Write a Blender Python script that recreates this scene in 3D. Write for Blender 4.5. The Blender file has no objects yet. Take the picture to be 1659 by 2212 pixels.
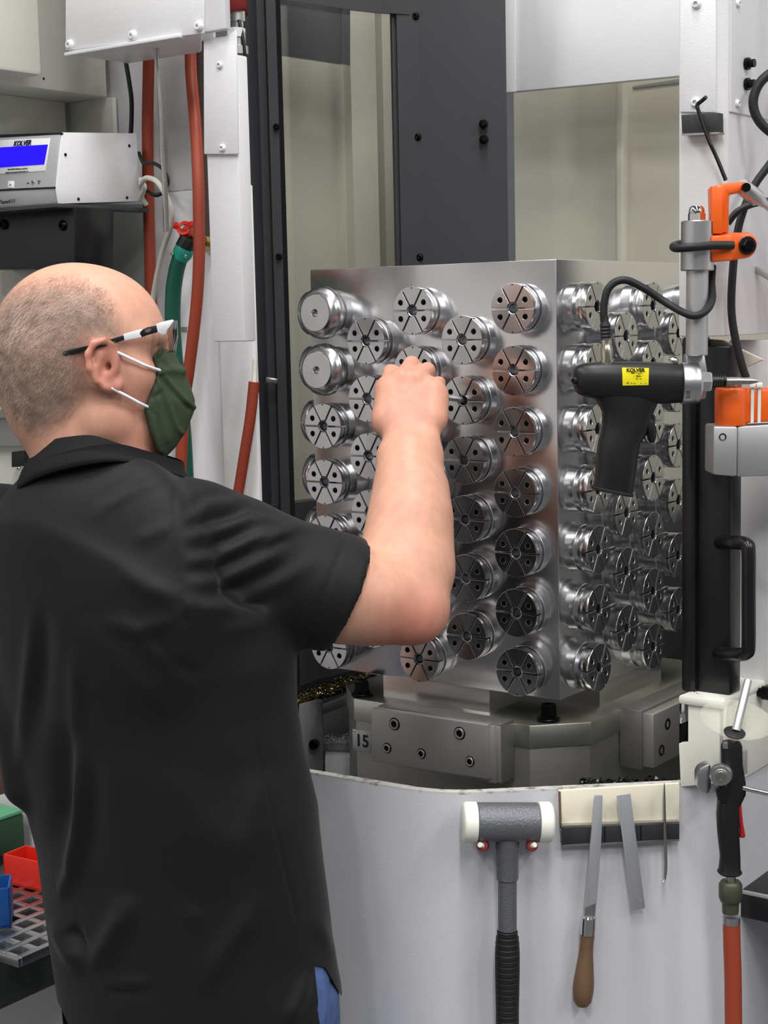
import bpy, bmesh, math, random
import numpy as np
from mathutils import Vector, Matrix

# ------------------------------------------------------------------ camera
F_PX, PITCH, ROLL = 3464.4, 0.12327, -0.02209      # pixels of the 1659x2212 frame, radians
CX, CY = 829.5, 1106.0
CAM = np.array([0.0, 0.0, 1.70])
_fw = np.array([0, math.cos(PITCH), -math.sin(PITCH)])
_up = np.array([0, math.sin(PITCH), math.cos(PITCH)])
_rt = np.array([1.0, 0, 0])
CR = _rt*math.cos(ROLL) + _up*math.sin(ROLL)
CU = -_rt*math.sin(ROLL) + _up*math.cos(ROLL)
scene = bpy.context.scene
COL = scene.collection
cam_data = bpy.data.cameras.new('camera'); cam = bpy.data.objects.new('camera', cam_data); COL.objects.link(cam)
cam_data.sensor_fit = 'VERTICAL'; cam_data.sensor_height = 24.0; cam_data.lens = F_PX/2212*24.0
cam_data.clip_start = 0.05; cam_data.clip_end = 60
m4 = Matrix.Identity(4)
for i in range(3):
    m4[i][0] = CR[i]; m4[i][1] = CU[i]; m4[i][2] = -_fw[i]; m4[i][3] = CAM[i]
cam.matrix_world = m4
scene.camera = cam

# ------------------------------------------------------------------ world, exposure
world = bpy.data.worlds.new('shop_air'); scene.world = world; world.use_nodes = True
world.node_tree.nodes['Background'].inputs[0].default_value = (0, 0, 0, 1)   # a closed shop: no sky
world.node_tree.nodes['Background'].inputs[1].default_value = 0.0
scene.view_settings.view_transform = 'Standard'
scene.view_settings.look = 'None'
scene.view_settings.gamma = 1.0
scene.view_settings.use_curve_mapping = False
scene.view_settings.exposure = 0.0
scene.cycles.use_denoising = True
scene.cycles.max_bounces = 8
scene.cycles.diffuse_bounces = 4
scene.cycles.glossy_bounces = 5
scene.cycles.sample_clamp_indirect = 6.0
LAMP_W = 61.0                                       # watts of one ceiling lamp

# ------------------------------------------------------------------ pixel / machine-axis helpers
def ray(px, py): return _fw + CR*(px-CX)/F_PX - CU*(py-CY)/F_PX
def PY(px, py, Y):
    d = ray(px, py); return CAM + d*(Y/d[1])
YAW = 0.63575                                       # the machine stands turned by this angle
U = np.array([math.cos(YAW), -math.sin(YAW), 0]); V = np.array([math.sin(YAW), math.cos(YAW), 0])
O = np.array([0.19773, 2.52592, 0]); ZV = np.array([0, 0, 1.0])
def W(a, b, z): return O + U*a + V*b + ZV*z         # machine axes: a to the right, b inwards
def hit(px, py, plane):
    p0, n = plane; d = ray(px, py); return CAM + d*(np.dot(np.asarray(p0)-CAM, n)/np.dot(d, n))
def plane_b(b): return (W(0, b, 0), -V)
def plane_a(a): return (W(a, 0, 0), U)
def plane_y(Y): return (np.array([0, Y, 0.0]), np.array([0, -1.0, 0]))
def plane_2(p, q):
    d = np.asarray(q, float)-np.asarray(p, float); n = np.array([d[1], -d[0], 0]); n /= np.linalg.norm(n)
    return (np.array([p[0], p[1], 0.0]), n)
def PZ(px, py, z):
    d = ray(px, py); return CAM + d*((z-CAM[2])/d[2])
def proj(X):
    d = np.asarray(X)-CAM; z = d@_fw
    return CX + F_PX*(d@CR)/z, CY - F_PX*(d@CU)/z
def pxm(Y): return F_PX/Y

# ------------------------------------------------------------------ materials
MAT = {}
def _n(nt, t, **kw):
    n = nt.nodes.new(t)
    for k, v in kw.items(): setattr(n, k, v)
    return n
def srgb(r, g, b):
    f = lambda c: (c/255/12.92) if c/255 <= .04045 else ((c/255+.055)/1.055)**2.4
    return (f(r), f(g), f(b), 1)
def material(name, col, rough=.5, metal=0.0, bump=0.0, bscale=300, var=0.0, vscale=6, coat=0, spec=.5, sss=0, trans=0, ior=1.45, emit=None, estr=0, aniso=0, dirt=0, dirtcol=(60,50,35), dscale=9, dthr=.62, rvar=0):
    m = bpy.data.materials.new(name); m.use_nodes = True; nt = m.node_tree
    p = nt.nodes['Principled BSDF']; c = srgb(*col)
    p.inputs['Base Color'].default_value = c; p.inputs['Roughness'].default_value = rough; p.inputs['Metallic'].default_value = metal
    p.inputs['Specular IOR Level'].default_value = spec; p.inputs['IOR'].default_value = ior
    if coat: p.inputs['Coat Weight'].default_value = coat; p.inputs['Coat Roughness'].default_value = .1
    if sss:
        p.inputs['Subsurface Weight'].default_value = sss; p.inputs['Subsurface Radius'].default_value = (.010, .004, .002); p.inputs['Subsurface Scale'].default_value = .6
    if trans: p.inputs['Transmission Weight'].default_value = trans
    if emit: p.inputs['Emission Color'].default_value = srgb(*emit); p.inputs['Emission Strength'].default_value = estr
    tc = _n(nt, 'ShaderNodeTexCoord')
    last = None
    if var:
        nz = _n(nt, 'ShaderNodeTexNoise'); nz.inputs['Scale'].default_value = vscale; nz.inputs['Detail'].default_value = 6
        nt.links.new(tc.outputs['Object'], nz.inputs['Vector'])
        hs = _n(nt, 'ShaderNodeHueSaturation'); hs.inputs['Color'].default_value = c
        mr = _n(nt, 'ShaderNodeMapRange'); mr.inputs['From Min'].default_value = .3; mr.inputs['From Max'].default_value = .7
        mr.inputs['To Min'].default_value = 1-var; mr.inputs['To Max'].default_value = 1+var
        nt.links.new(nz.outputs['Fac'], mr.inputs['Value']); nt.links.new(mr.outputs[0], hs.inputs['Value'])
        last = hs.outputs['Color']
    if dirt:
        nz = _n(nt, 'ShaderNodeTexNoise'); nz.inputs['Scale'].default_value = dscale; nz.inputs['Detail'].default_value = 8; nz.inputs['Roughness'].default_value = .65
        nt.links.new(tc.outputs['Object'], nz.inputs['Vector'])
        mr = _n(nt, 'ShaderNodeMapRange'); mr.inputs['From Min'].default_value = dthr; mr.inputs['From Max'].default_value = dthr+.16; mr.inputs['To Max'].default_value = dirt
        nt.links.new(nz.outputs['Fac'], mr.inputs['Value'])
        mx = _n(nt, 'ShaderNodeMix', data_type='RGBA'); mx.inputs[7].default_value = srgb(*dirtcol)
        nt.links.new(mr.outputs[0], mx.inputs[0])
        if last: nt.links.new(last, mx.inputs[6])
        else: mx.inputs[6].default_value = c
        last = mx.outputs[2]
    if last: nt.links.new(last, p.inputs['Base Color'])
    if rvar:
        nz = _n(nt, 'ShaderNodeTexNoise'); nz.inputs['Scale'].default_value = 14; nz.inputs['Detail'].default_value = 5
        nt.links.new(tc.outputs['Object'], nz.inputs['Vector'])
        mr = _n(nt, 'ShaderNodeMapRange'); mr.inputs['To Min'].default_value = rough-rvar; mr.inputs['To Max'].default_value = rough+rvar
        nt.links.new(nz.outputs['Fac'], mr.inputs['Value']); nt.links.new(mr.outputs[0], p.inputs['Roughness'])
    if bump:
        nz = _n(nt, 'ShaderNodeTexNoise'); nz.inputs['Scale'].default_value = bscale; nz.inputs['Detail'].default_value = 3
        nt.links.new(tc.outputs['Object'], nz.inputs['Vector'])
        b = _n(nt, 'ShaderNodeBump'); b.inputs['Strength'].default_value = bump; b.inputs['Distance'].default_value = .002
        nt.links.new(nz.outputs['Fac'], b.inputs['Height']); nt.links.new(b.outputs[0], p.inputs['Normal'])
    if aniso: p.inputs['Anisotropic'].default_value = aniso
    MAT[name] = m
    return m
def radial_turned(name, col, rough, aniso, swirl=True):
    """turned metal: the grain runs in rings about the part's own X axis"""
    m = material(name, col, rough, 1.0); nt = m.node_tree; p = nt.nodes['Principled BSDF']
    p.inputs['Anisotropic'].default_value = aniso
    tc = _n(nt, 'ShaderNodeTexCoord'); cr = _n(nt, 'ShaderNodeVectorMath', operation='CROSS_PRODUCT'); cr.inputs[0].default_value = (1, 0, 0)
    nt.links.new(tc.outputs['Object'], cr.inputs[1])
    vt = _n(nt, 'ShaderNodeVectorTransform', vector_type='VECTOR', convert_from='OBJECT', convert_to='WORLD')
    nt.links.new(cr.outputs[0], vt.inputs[0]); nt.links.new(vt.outputs[0], p.inputs['Tangent'])
    return m

material('white_paint', (226,226,228), .38, bump=.12, bscale=420, var=.015, spec=.4)
material('white_paint_worn', (228,228,228), .36, bump=.10, bscale=380, var=.02, dirt=.35, dirtcol=(150,140,115), dscale=5, dthr=.60, spec=.4)
material('cream_paint', (222,221,211), .42, bump=.08, bscale=350, var=.015)
material('cream_inner', (212,209,194), .35, var=.03, vscale=3, dirt=.22, dirtcol=(158,154,138), dscale=3, dthr=.55)
material('grey_paint', (150,152,150), .45, bump=.06, var=.03)
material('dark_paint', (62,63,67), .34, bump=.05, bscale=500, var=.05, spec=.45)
material('black_paint', (20,20,23), .28, bump=.03, spec=.5)
material('black_plastic', (22,23,25), .42, bump=.05, bscale=700, spec=.45)
material('black_rubber', (24,24,26), .55)
material('black_oxide', (28,28,30), .33, .85)
material('apron_paint', (203,204,209), .40, bump=.10, bscale=300, var=.02, dirt=.22, dirtcol=(150,146,135), dscale=4.5, dthr=.58)
material('worn_edge', (205,204,200), .45, .1, dirt=.85, dirtcol=(64,58,50), dscale=55, dthr=.50)
material('aluminium', (205,206,208), .22, 1.0, rvar=.05)
material('alu_block', (222,220,221), .22, 1.0, rvar=.04, bump=.012, bscale=30)
material('alu_satin', (196,197,198), .34, 1.0, rvar=.06)
material('alu_matt', (190,190,190), .45, .85, bump=.03)
material('steel', (186,184,178), .30, 1.0, rvar=.08)
material('steel_ground', (192,188,185), .46, .85, rvar=.06)
material('tool_steel', (172,174,180), .5, .5, rvar=.06)
material('plug_nickel', (196,190,172), .2, 1.0)
material('olive_metal', (84,86,70), .4, .5)
material('foam_brown', (66,52,46), .8, bump=.6, bscale=160)
material('slate_plastic', (112,128,138), .5)
material('pallet_steel', (146,145,141), .42, .8, rvar=.05)
material('stamp_light', (168,170,178), .5, .4)
material('flange_metal', (200,200,190), .34, 1.0, rvar=.06)
material('steel_dark', (70,70,68), .34, 1.0, rvar=.1)
material('chrome', (215,215,215), .08, 1.0)
material('hammer_paint', (104,106,112), .36, .35, bump=.5, bscale=420)
material('nylon_white', (232,231,222), .38, sss=.15)
material('orange_paint', (236,98,24), .36, bump=.06, bscale=260, coat=.2)
material('red_hose', (150,62,40), .5, bump=.08, bscale=200, var=.08)
material('red_plastic', (222,42,28), .35)
material('red_dark', (120,24,24), .45)
material('red_trigger', (170,28,34), .35)
material('green_hose', (20,84,66), .42, bump=.05)
material('teal_plastic', (26,140,122), .4)
material('brass', (176,146,84), .25, 1.0)
material('white_cord', (216,214,204), .5)
material('blue_plastic', (24,84,160), .42)
material('green_board', (96,168,126), .6, var=.05)
material('green_dark', (38,74,46), .55, var=.06)
material('wood_handle', (110,84,62), .55, var=.12, vscale=30)
material('magnet_black', (46,47,50), .5, bump=.1)
material('card_cream', (232,226,206), .5, dirt=.35, dirtcol=(190,170,130), dscale=8)
material('bench_grey', (72,76,74), .5, var=.05)
material('yellow_label', (240,226,20), .5)
material('ink', (18,18,20), .6)
material('ink_blue', (24,26,70), .6)
material('paper_white', (228,228,224), .6)
material('silver_panel', (186,188,190), .4, .3)
material('chip_gold', (196,184,140), .25, 1.0)
material('chip_white', (225,225,225), .3, 1.0)
material('floor_paint', (84,86,88), .35, var=.05, vscale=2)
material('wall_white', (226,224,222), .7)
material('wall_paint', (128,130,134), .7)
material('ceiling_paint', (192,193,195), .8)
material('lcd', (20,10,190), .3, emit=(36,8,255), estr=.9)
material('shirt_fabric', (12,13,16), .66, bump=.10, bscale=900, spec=.35)
MAT['shirt_fabric'].node_tree.nodes['Principled BSDF'].inputs['Sheen Weight'].default_value = .06
MAT['shirt_fabric'].node_tree.nodes['Principled BSDF'].inputs['Sheen Roughness'].default_value = .45
material('collar_knit', (20,20,23), .85, bump=.25, bscale=1200, spec=.3)
material('denim', (72,94,142), .85, bump=.3, bscale=900, var=.25, vscale=60)
material('mask_cloth', (52,66,46), .85, bump=.2, bscale=1100, var=.05)
material('elastic_white', (236,236,240), .7, bump=.2, bscale=900)
material('glasses_white', (222,224,228), .25, coat=.3)
material('shoe_leather', (40,34,30), .5)
radial_turned('turned_pad', (200,199,200), .20, .75)
radial_turned('turned_body', (214,215,218), .22, .5)
def thin_glass(name, tint, amount, rough=.03):
    m = bpy.data.materials.new(name); m.use_nodes = True; nt = m.node_tree
    for n in list(nt.nodes): nt.nodes.remove(n)
    o = _n(nt, 'ShaderNodeOutputMaterial'); mx = _n(nt, 'ShaderNodeMixShader'); tr = _n(nt, 'ShaderNodeBsdfTransparent'); gl = _n(nt, 'ShaderNodeBsdfGlossy')
    tr.inputs[0].default_value = srgb(*tint); gl.inputs['Roughness'].default_value = rough
    fr = _n(nt, 'ShaderNodeFresnel'); fr.inputs[0].default_value = 1.45
    ad = _n(nt, 'ShaderNodeMath', operation='MULTIPLY_ADD'); ad.inputs[1].default_value = 1.0; ad.inputs[2].default_value = amount
    nt.links.new(fr.outputs[0], ad.inputs[0]); nt.links.new(ad.outputs[0], mx.inputs[0]); nt.links.new(tr.outputs[0], mx.inputs[1]); nt.links.new(gl.outputs[0], mx.inputs[2]); nt.links.new(mx.outputs[0], o.inputs[0])
    MAT[name] = m
thin_glass('window_glass', (240,240,238), .02)
thin_glass('lens_clear', (244,246,248), .02)
m = bpy.data.materials.new('splash_plastic'); m.use_nodes = True; nt = m.node_tree; p = nt.nodes['Principled BSDF']
p.inputs['Base Color'].default_value = srgb(228,226,206); p.inputs['Roughness'].default_value = .3
nz = _n(nt, 'ShaderNodeTexNoise'); nz.inputs['Scale'].default_value = 160; mr = _n(nt, 'ShaderNodeMapRange'); mr.inputs['From Min'].default_value = .62; mr.inputs['From Max'].default_value = .68; mr.inputs['To Min'].default_value = .34; mr.inputs['To Max'].default_value = .95
mc = _n(nt, 'ShaderNodeMix', data_type='RGBA'); mc.inputs[6].default_value = srgb(228,226,206); mc.inputs[7].default_value = srgb(70,62,48); mr2 = _n(nt, 'ShaderNodeMapRange'); mr2.inputs['From Min'].default_value = .62; mr2.inputs['From Max'].default_value = .66
nt.links.new(nz.outputs['Fac'], mr.inputs['Value']); nt.links.new(mr.outputs[0], p.inputs['Alpha']); nt.links.new(nz.outputs['Fac'], mr2.inputs['Value']); nt.links.new(mr2.outputs[0], mc.inputs[0]); nt.links.new(mc.outputs[2], p.inputs['Base Color'])
MAT['splash_plastic'] = m

# ------------------------------------------------------------------ object helpers
WOFF = {}                                           # world offset of each object we made
def link(o, parent=None, base=None):
    COL.objects.link(o); base = np.zeros(3) if base is None else np.asarray(base, float)
    if parent is not None:
        o.parent = parent; o.location = Vector(base - WOFF[parent.name])
    else: o.location = Vector(base)
    WOFF[o.name] = base
    return o
def tag(o, label=None, cat=None, group=None, kind=None):
    if label: o['label'] = label
    if cat: o['category'] = cat
    if group: o['group'] = group
    if kind: o['kind'] = kind
    return o
def thing(name, label, cat, base=(0, 0, 0), group=None):
    o = bpy.data.objects.new(name, None); o.empty_display_size = .05
    link(o, None, base); return tag(o, label, cat, group)
def put(name, bm, mat, parent=None, smooth=35, base=None, recalc=True):
    """link a bmesh given in world coordinates as one mesh object"""
    if recalc: bmesh.ops.recalc_face_normals(bm, faces=bm.faces)
    me = bpy.data.meshes.new(name)
    if base is None:
        if parent is not None: base = WOFF[parent.name]
        else:
            co = np.array([v.co[:] for v in bm.verts]); base = (co.min(0)+co.max(0))/2; base[2] = co[:, 2].min()
    base = np.asarray(base, float)
    for v in bm.verts: v.co -= Vector(base)
    bm.to_mesh(me); bm.free()
    if smooth:
        for p in me.polygons: p.use_smooth = True
        me.set_sharp_from_angle(angle=math.radians(smooth))
    me.materials.append(MAT[mat] if isinstance(mat, str) else mat)
    return link(bpy.data.objects.new(name, me), parent, base)
def V3(p): return Vector((float(p[0]), float(p[1]), float(p[2])))
def frame(n):
    n = V3(n).normalized(); t = Vector((0, 0, 1)) if abs(n.z) < .9 else Vector((1, 0, 0))
    x = t.cross(n).normalized(); return x, n.cross(x).normalized(), n
def prism(bm, pts, vec, bevel=0, segs=2):
    """polygon pts extruded by vec"""
    a = [bm.verts.new(V3(p)) for p in pts]; b = [bm.verts.new(V3(np.asarray(p)+vec)) for p in pts]
    fs = [bm.faces.new(a), bm.faces.new(b[::-1])]; n = len(a)
    for i in range(n): fs.append(bm.faces.new((a[i], b[i], b[(i+1) % n], a[(i+1) % n])))
    bmesh.ops.recalc_face_normals(bm, faces=fs)
    if bevel:
        es = set(e for f in fs for e in f.edges)
        bmesh.ops.bevel(bm, geom=list(es), offset=bevel, segments=segs, affect='EDGES', profile=.5, clamp_overlap=True)
    return bm
def plate_bm(pix, plane, thick, bevel=0, bm=None, lift=0):
    """pixel outline laid on a real plane, given thickness away from the camera side"""
    bm = bm or bmesh.new(); n = np.asarray(plane[1]); p = (np.asarray(plane[0])+n*lift, n)
    return prism(bm, [hit(x, y, p) for x, y in pix], -n*thick, bevel)
def plate(name, pix, plane, thick, mat, parent=None, bevel=.002, lift=0):
    return put(name, plate_bm(pix, plane, thick, bevel, None, lift), mat, parent)
def mbox_bm(a0, a1, b0, b1, z0, z1, bevel=0, bm=None):
    bm = bm or bmesh.new()
    return prism(bm, [W(a0, b0, z0), W(a1, b0, z0), W(a1, b1, z0), W(a0, b1, z0)], ZV*(z1-z0), bevel)
def mbox(name, a0, a1, b0, b1, z0, z1, mat, parent=None, bevel=.002):
    return put(name, mbox_bm(a0, a1, b0, b1, z0, z1, bevel), mat, parent)
def lathe_bm(prof, p0, axis, seg=32, bm=None, up=None):
    """profile [(along, radius)...] turned about axis from p0"""
    bm = bm or bmesh.new(); x, y, n = frame(axis); p0 = V3(p0); rings = []
    for t, r in prof:
        c = p0 + n*t
        if r < 1e-6: rings.append([bm.verts.new(c)])
        else: rings.append([bm.verts.new(c + x*(r*math.cos(2*math.pi*i/seg)) + y*(r*math.sin(2*math.pi*i/seg))) for i in range(seg)])
    for A, B in zip(rings, rings[1:]):
        if len(A) == 1 and len(B) == 1: continue
        for i in range(seg):
            j = (i+1) % seg
            if len(A) == 1: bm.faces.new((A[0], B[i], B[j]))
            elif len(B) == 1: bm.faces.new((A[i], A[j], B[0]))
            else: bm.faces.new((A[i], A[j], B[j], B[i]))
    return bm
def cyl_prof(l, r, c=.0008): return [(0, 0), (0, r-c), (c, r), (l-c, r), (l, r-c), (l, 0)]
def cyl(name, p0, p1, r, mat, parent=None, seg=24, c=.0008):
    d = np.asarray(p1)-np.asarray(p0); return put(name, lathe_bm(cyl_prof(np.linalg.norm(d), r, c), p0, d, seg), mat, parent)
def lathe(name, prof, p0, axis, mat, parent=None, seg=32): return put(name, lathe_bm(prof, p0, axis, seg), mat, parent)
def catmull(pts, n=8):
    P = [np.asarray(p, float) for p in pts]
    if len(P) < 3: return P
    P = [2*P[0]-P[1]]+P+[2*P[-1]-P[-2]]; out = []
    for i in range(1, len(P)-2):
        a, b, c, d = P[i-1:i+3]
        for k in range(n):
            t = k/n; out.append(.5*((2*b)+(c-a)*t+(2*a-5*b+4*c-d)*t*t+(3*b-a-3*c+d)*t**3))
    out.append(P[-2]); return out
def tube_bm(pts, r, seg=12, n=8, bm=None, smooth=True):
    bm = bm or bmesh.new(); P = catmull(pts, n) if smooth else [np.asarray(p, float) for p in pts]
    m = len(P); R = r if callable(r) else (lambda t: r)
    T = [V3(P[min(i+1, m-1)]-P[max(i-1, 0)]).normalized() for i in range(m)]
    x = T[0].orthogonal().normalized(); rings = []
    for i in range(m):
        x = (x - T[i]*x.dot(T[i])).normalized(); y = T[i].cross(x); rr = R(i/(m-1))
        rings.append([bm.verts.new(V3(P[i]) + x*(rr*math.cos(2*math.pi*k/seg)) + y*(rr*math.sin(2*math.pi*k/seg))) for k in range(seg)])
    for A, B in zip(rings, rings[1:]):
        for k in range(seg): bm.faces.new((A[k], A[(k+1) % seg], B[(k+1) % seg], B[k]))
    bm.faces.new(rings[0][::-1]); bm.faces.new(rings[-1])
    return bm
def tube(name, pts, r, mat, parent=None, seg=12, n=8, smooth=True): return put(name, tube_bm(pts, r, seg, n, None, smooth), mat, parent, 60)
def text(name, body, p, right, up, size, mat, parent, bold=0, align='CENTER', depth=.0003, squeeze=1.0, shear=0.0):
    cu = bpy.data.curves.new(name, 'FONT'); cu.body = body; cu.size = size; cu.align_x = align; cu.align_y = 'CENTER'; cu.extrude = depth; cu.offset = bold; cu.shear = shear; cu.resolution_u = 3
    o = bpy.data.objects.new('tmp', cu); COL.objects.link(o)
    dg = bpy.context.evaluated_depsgraph_get(); me = bpy.data.meshes.new_from_object(o.evaluated_get(dg)); COL.objects.unlink(o); bpy.data.objects.remove(o)
    me.transform(Matrix.Diagonal((squeeze, 1, 1, 1)))
    r = V3(right).normalized(); u = V3(up); u = (u-r*u.dot(r)).normalized(); n = r.cross(u); base = WOFF[parent.name]
    M = Matrix(((r.x, u.x, n.x, p[0]-base[0]), (r.y, u.y, n.y, p[1]-base[1]), (r.z, u.z, n.z, p[2]-base[2]), (0, 0, 0, 1)))
    me.transform(M); me.materials.clear(); me.materials.append(MAT[mat])
    return link(bpy.data.objects.new(name, me), parent, base)
def curve_plate(outline, holes, half, bevel):
    """flat outline with round holes -> mesh (XY outline, Z thickness), edges chamfered"""
    cu = bpy.data.curves.new('tmp', 'CURVE'); cu.dimensions = '2D'; cu.fill_mode = 'BOTH'; cu.extrude = half-bevel; cu.bevel_depth = bevel; cu.bevel_resolution = 1; cu.offset = -bevel
    for loop in [outline]+holes:
        s = cu.splines.new('POLY'); s.points.add(len(loop)-1); s.use_cyclic_u = True
        for q, (x, y) in zip(s.points, loop): q.co = (x, y, 0, 1)
    o = bpy.data.objects.new('tmp', cu); COL.objects.link(o); dg = bpy.context.evaluated_depsgraph_get()
    me = bpy.data.meshes.new_from_object(o.evaluated_get(dg)); COL.objects.unlink(o); bpy.data.objects.remove(o)
    return me
def circ(x, y, r, n=16): return [(x+r*math.cos(2*math.pi*i/n), y+r*math.sin(2*math.pi*i/n)) for i in range(n)]
def screw_head(name, p, n, r, mat, parent, h=None, socket=.5, dark='ink'):
    """button-head socket screw standing on a face; n points out of the face"""
    h = h or r*.7
    b = put(name, lathe_bm([(-.001, 0), (-.001, r), (h*.35, r), (h*.75, r*.86), (h, r*.62), (h, r*socket), (h*.3, r*socket*.95), (h*.3, 0)], p, n, 20), mat, parent)
    return b
# ------------------------------------------------------------------ the shop
def slab(name, x0, x1, y0, y1, z0, z1, mat):
    bm = bmesh.new(); prism(bm, [(x0, y0, z0), (x1, y0, z0), (x1, y1, z0), (x0, y1, z0)], ZV*(z1-z0))
    return tag(put(name, bm, mat, None, 0), kind='structure')
slab('floor', -5, 6, -6, 6, -.1, 0, 'floor_paint')
slab('ceiling', -5, 6, -6, 6, 4.6, 4.7, 'ceiling_paint')
slab('wall_left', -5.1, -5, -6, 6, 0, 4.6, 'wall_white')
slab('wall_right', 6, 6.1, -6, 6, 0, 4.6, 'wall_paint')
slab('wall_back', -5.1, 6.1, -6.1, -6, 0, 4.6, 'wall_paint')
slab('wall_front', -5.1, 6.1, 6, 6.1, 0, 4.6, 'wall_paint')
LAMPS = []
def ceiling_lamp(x, y, where):
    t = thing('ceiling_lamp', 'long white ceiling lamp hung level over '+where, 'ceiling lamp', (x, y, 4.5), 'ceiling lamps of the shop')
    bm = bmesh.new(); prism(bm, [(x-.17, y-.75, 4.5), (x+.17, y-.75, 4.5), (x+.17, y+.75, 4.5), (x-.17, y+.75, 4.5)], ZV*.1, .01); put('housing', bm, 'white_paint', t)
    nm = f'ceiling_lamp_{len(LAMPS)+1}_offscreen'; LAMPS.append(nm); ld = bpy.data.lights.new(nm, 'AREA'); ld.shape = 'RECTANGLE'; ld.size = .3; ld.size_y = 1.4; ld.energy = LAMP_W; ld.color = (1.0, .985, .97)
    lo = bpy.data.objects.new(nm, ld); link(lo, t, (x, y, 4.49))
for x in (-2.2, .2, 2.6, 5.0):
    for y in (-2.7, -.5, 1.6):
        if y > 1 and x > 1: continue                 # the machine itself stands there
        ceiling_lamp(x, y, 'the aisle behind the camera' if y < 0 else 'the machine')

# ------------------------------------------------------------------ machine shell, far parts first
def fold(name, plan, z0, z1, thick, mat, parent=None, bevel=0):
    """upright sheet bent along a plan line [(x, y)...], thickness away from the camera"""
    bm = bmesh.new(); P = [np.array([p[0], p[1]]) for p in plan]; Q = []
    for i, p in enumerate(P):
        d = P[min(i+1, len(P)-1)]-P[max(i-1, 0)]; d /= np.linalg.norm(d); n = np.array([-d[1], d[0]])
        Q.append(p+n*thick)
    pts = [(*p, z0) for p in P]+[(*q, z0) for q in Q[::-1]]
    prism(bm, pts, ZV*(z1-z0), bevel)
    return put(name, bm, mat, parent, 30)
def drum(px, R, py=600):
    d = ray(px, py); o = CAM-O; A = d[0]**2+d[1]**2; B = o[0]*d[0]+o[1]*d[1]; C = o[0]**2+o[1]**2-R*R
    return (CAM+d*((-B+math.sqrt(B*B-A*C))/A))[:2]
# inner back wall, right of the divider
t = thing('inner_back_wall', 'pale green-grey sheet wall inside the machine with a raised upright rib', 'machine panel', W(.35, .78, 0))
mbox('sheet', -.45, 1.1, .76, .80, .6, 2.9, 'cream_inner', t)
q0 = hit(1330, 300, plane_b(.735)); q1 = hit(1344, 300, plane_b(.735))
prism_a = [float(np.dot(q-O, U)) for q in (q0, q1)]
mbox('upright_rib', prism_a[0], prism_a[1]+.002, .735, .762, .6, 2.45, 'cream_inner', t, .003)
plate('vent_slot_shade', [(1366,186),(1466,170),(1466,180),(1366,192)], plane_b(.757), .004, 'grey_paint', t, .001)  # grey strip laid on; the shade inside the vent slot is its colour
t = thing('inner_upper_panel', 'white overhanging upper panel inside the machine above the pale rib wall', 'machine panel', W(.3, .6, 2.2))
plate('face_sheet', [(1080,201),(1480,163),(1480,-120),(1080,-120)], plane_b(.60), .02, 'white_paint', t)
plate('edge_fold', [(1080,201),(1113,198.5),(1113,-120),(1080,-120)], plane_b(.595), .006, 'white_paint', t)
# interior seen through the divider window
t = thing('inner_side_wall', 'cream folded sheet wall seen through the divider window', 'machine panel', (*PY(760, 600, 3.75)[:2], .6))
pl = [PY(x, 600, y)[:2] for x, y in ((520, 3.75), (752, 3.80), (768, 3.72), (822, 3.70), (836, 3.84), (960, 3.86))]
fold('folded_sheet', pl, .6, 2.9, .02, 'cream_inner', t)
t = thing('inner_dark_housing', 'dark grey housing hanging above the cream wall behind the window', 'machine panel', (*PY(680, 100, 3.6)[:2], 2.2))
plate('housing_face', [(560,110),(738,136),(738,-60),(560,-60)], plane_y(3.60), .03, 'dark_paint', t)
plate('housing_side', [(737,134),(756,139),(756,-60),(737,-60)], plane_y(3.59), .03, 'dark_paint', t)

# rotating divider (drum) between the pallet and the cutting space
t = thing('divider_door', 'dark grey curved divider door with a tall window behind the metal block', 'machine door', W(-.54, .11, 0))
RD = .56
def arc(px0, px1, R, n=10): return [drum(px0+(px1-px0)*i/n, R) for i in range(n+1)]
ZS = float(hit(622, 1088, plane_y(2.93))[2])
fold('pillar', [PY(x, 600, y)[:2] for x, y in ((512, 2.90), (548, 2.88), (566, 2.90), (572, 2.92), (588, 2.92), (592, 2.89), (612, 2.89))], .55, 2.7, .03, 'dark_paint', t)
fold('mullion', arc(868, 915, RD-.012, 3), .9, 2.7, .02, 'dark_paint', t)
fold('mullion_rebate', arc(858, 872, RD-.004, 2), .9, 2.7, .012, 'dark_paint', t)
fold('wide_panel', arc(908, 1099, RD, 8), .55, 2.7, .025, 'dark_paint', t)
fold('window_pane', arc(606, 866, RD+.004, 12), ZS, 2.6, .005, 'window_glass', t)
fold('lower_panel', arc(575, 915, RD-.006, 12), .55, ZS, .03, 'dark_paint', t)
bm = bmesh.new()                                     # bowed top rail following the photo's sag
lo = [(596,-3),(660,6),(740,19),(800,26),(884,31)]; A1 = []; B1 = []
for x, y in lo:
    q = drum(x, RD-.014, y); d = ray(x, y); k = (q[1]-CAM[1])/d[1]; z = CAM[2]+d[2]*k; A1.append((*q, z)); B1.append((*q, z+.25))
prism(bm, A1+B1[::-1], V*.02); put('top_rail', bm, 'dark_paint', t)
for i, (x, y) in enumerate([(898,35),(903,296),(907,556)]): 
    q = drum(x, RD-.012, y); d = ray(x, y); k = (q[1])/d[1]; p = CAM+d*k; screw_head('screw', p, -V+.15*U, .007, 'black_oxide', t)
for x, y in [(597,274),(603,554)]: screw_head('screw', PY(x, y, 2.885), (0, -1, 0), .006, 'black_oxide', t)
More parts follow.
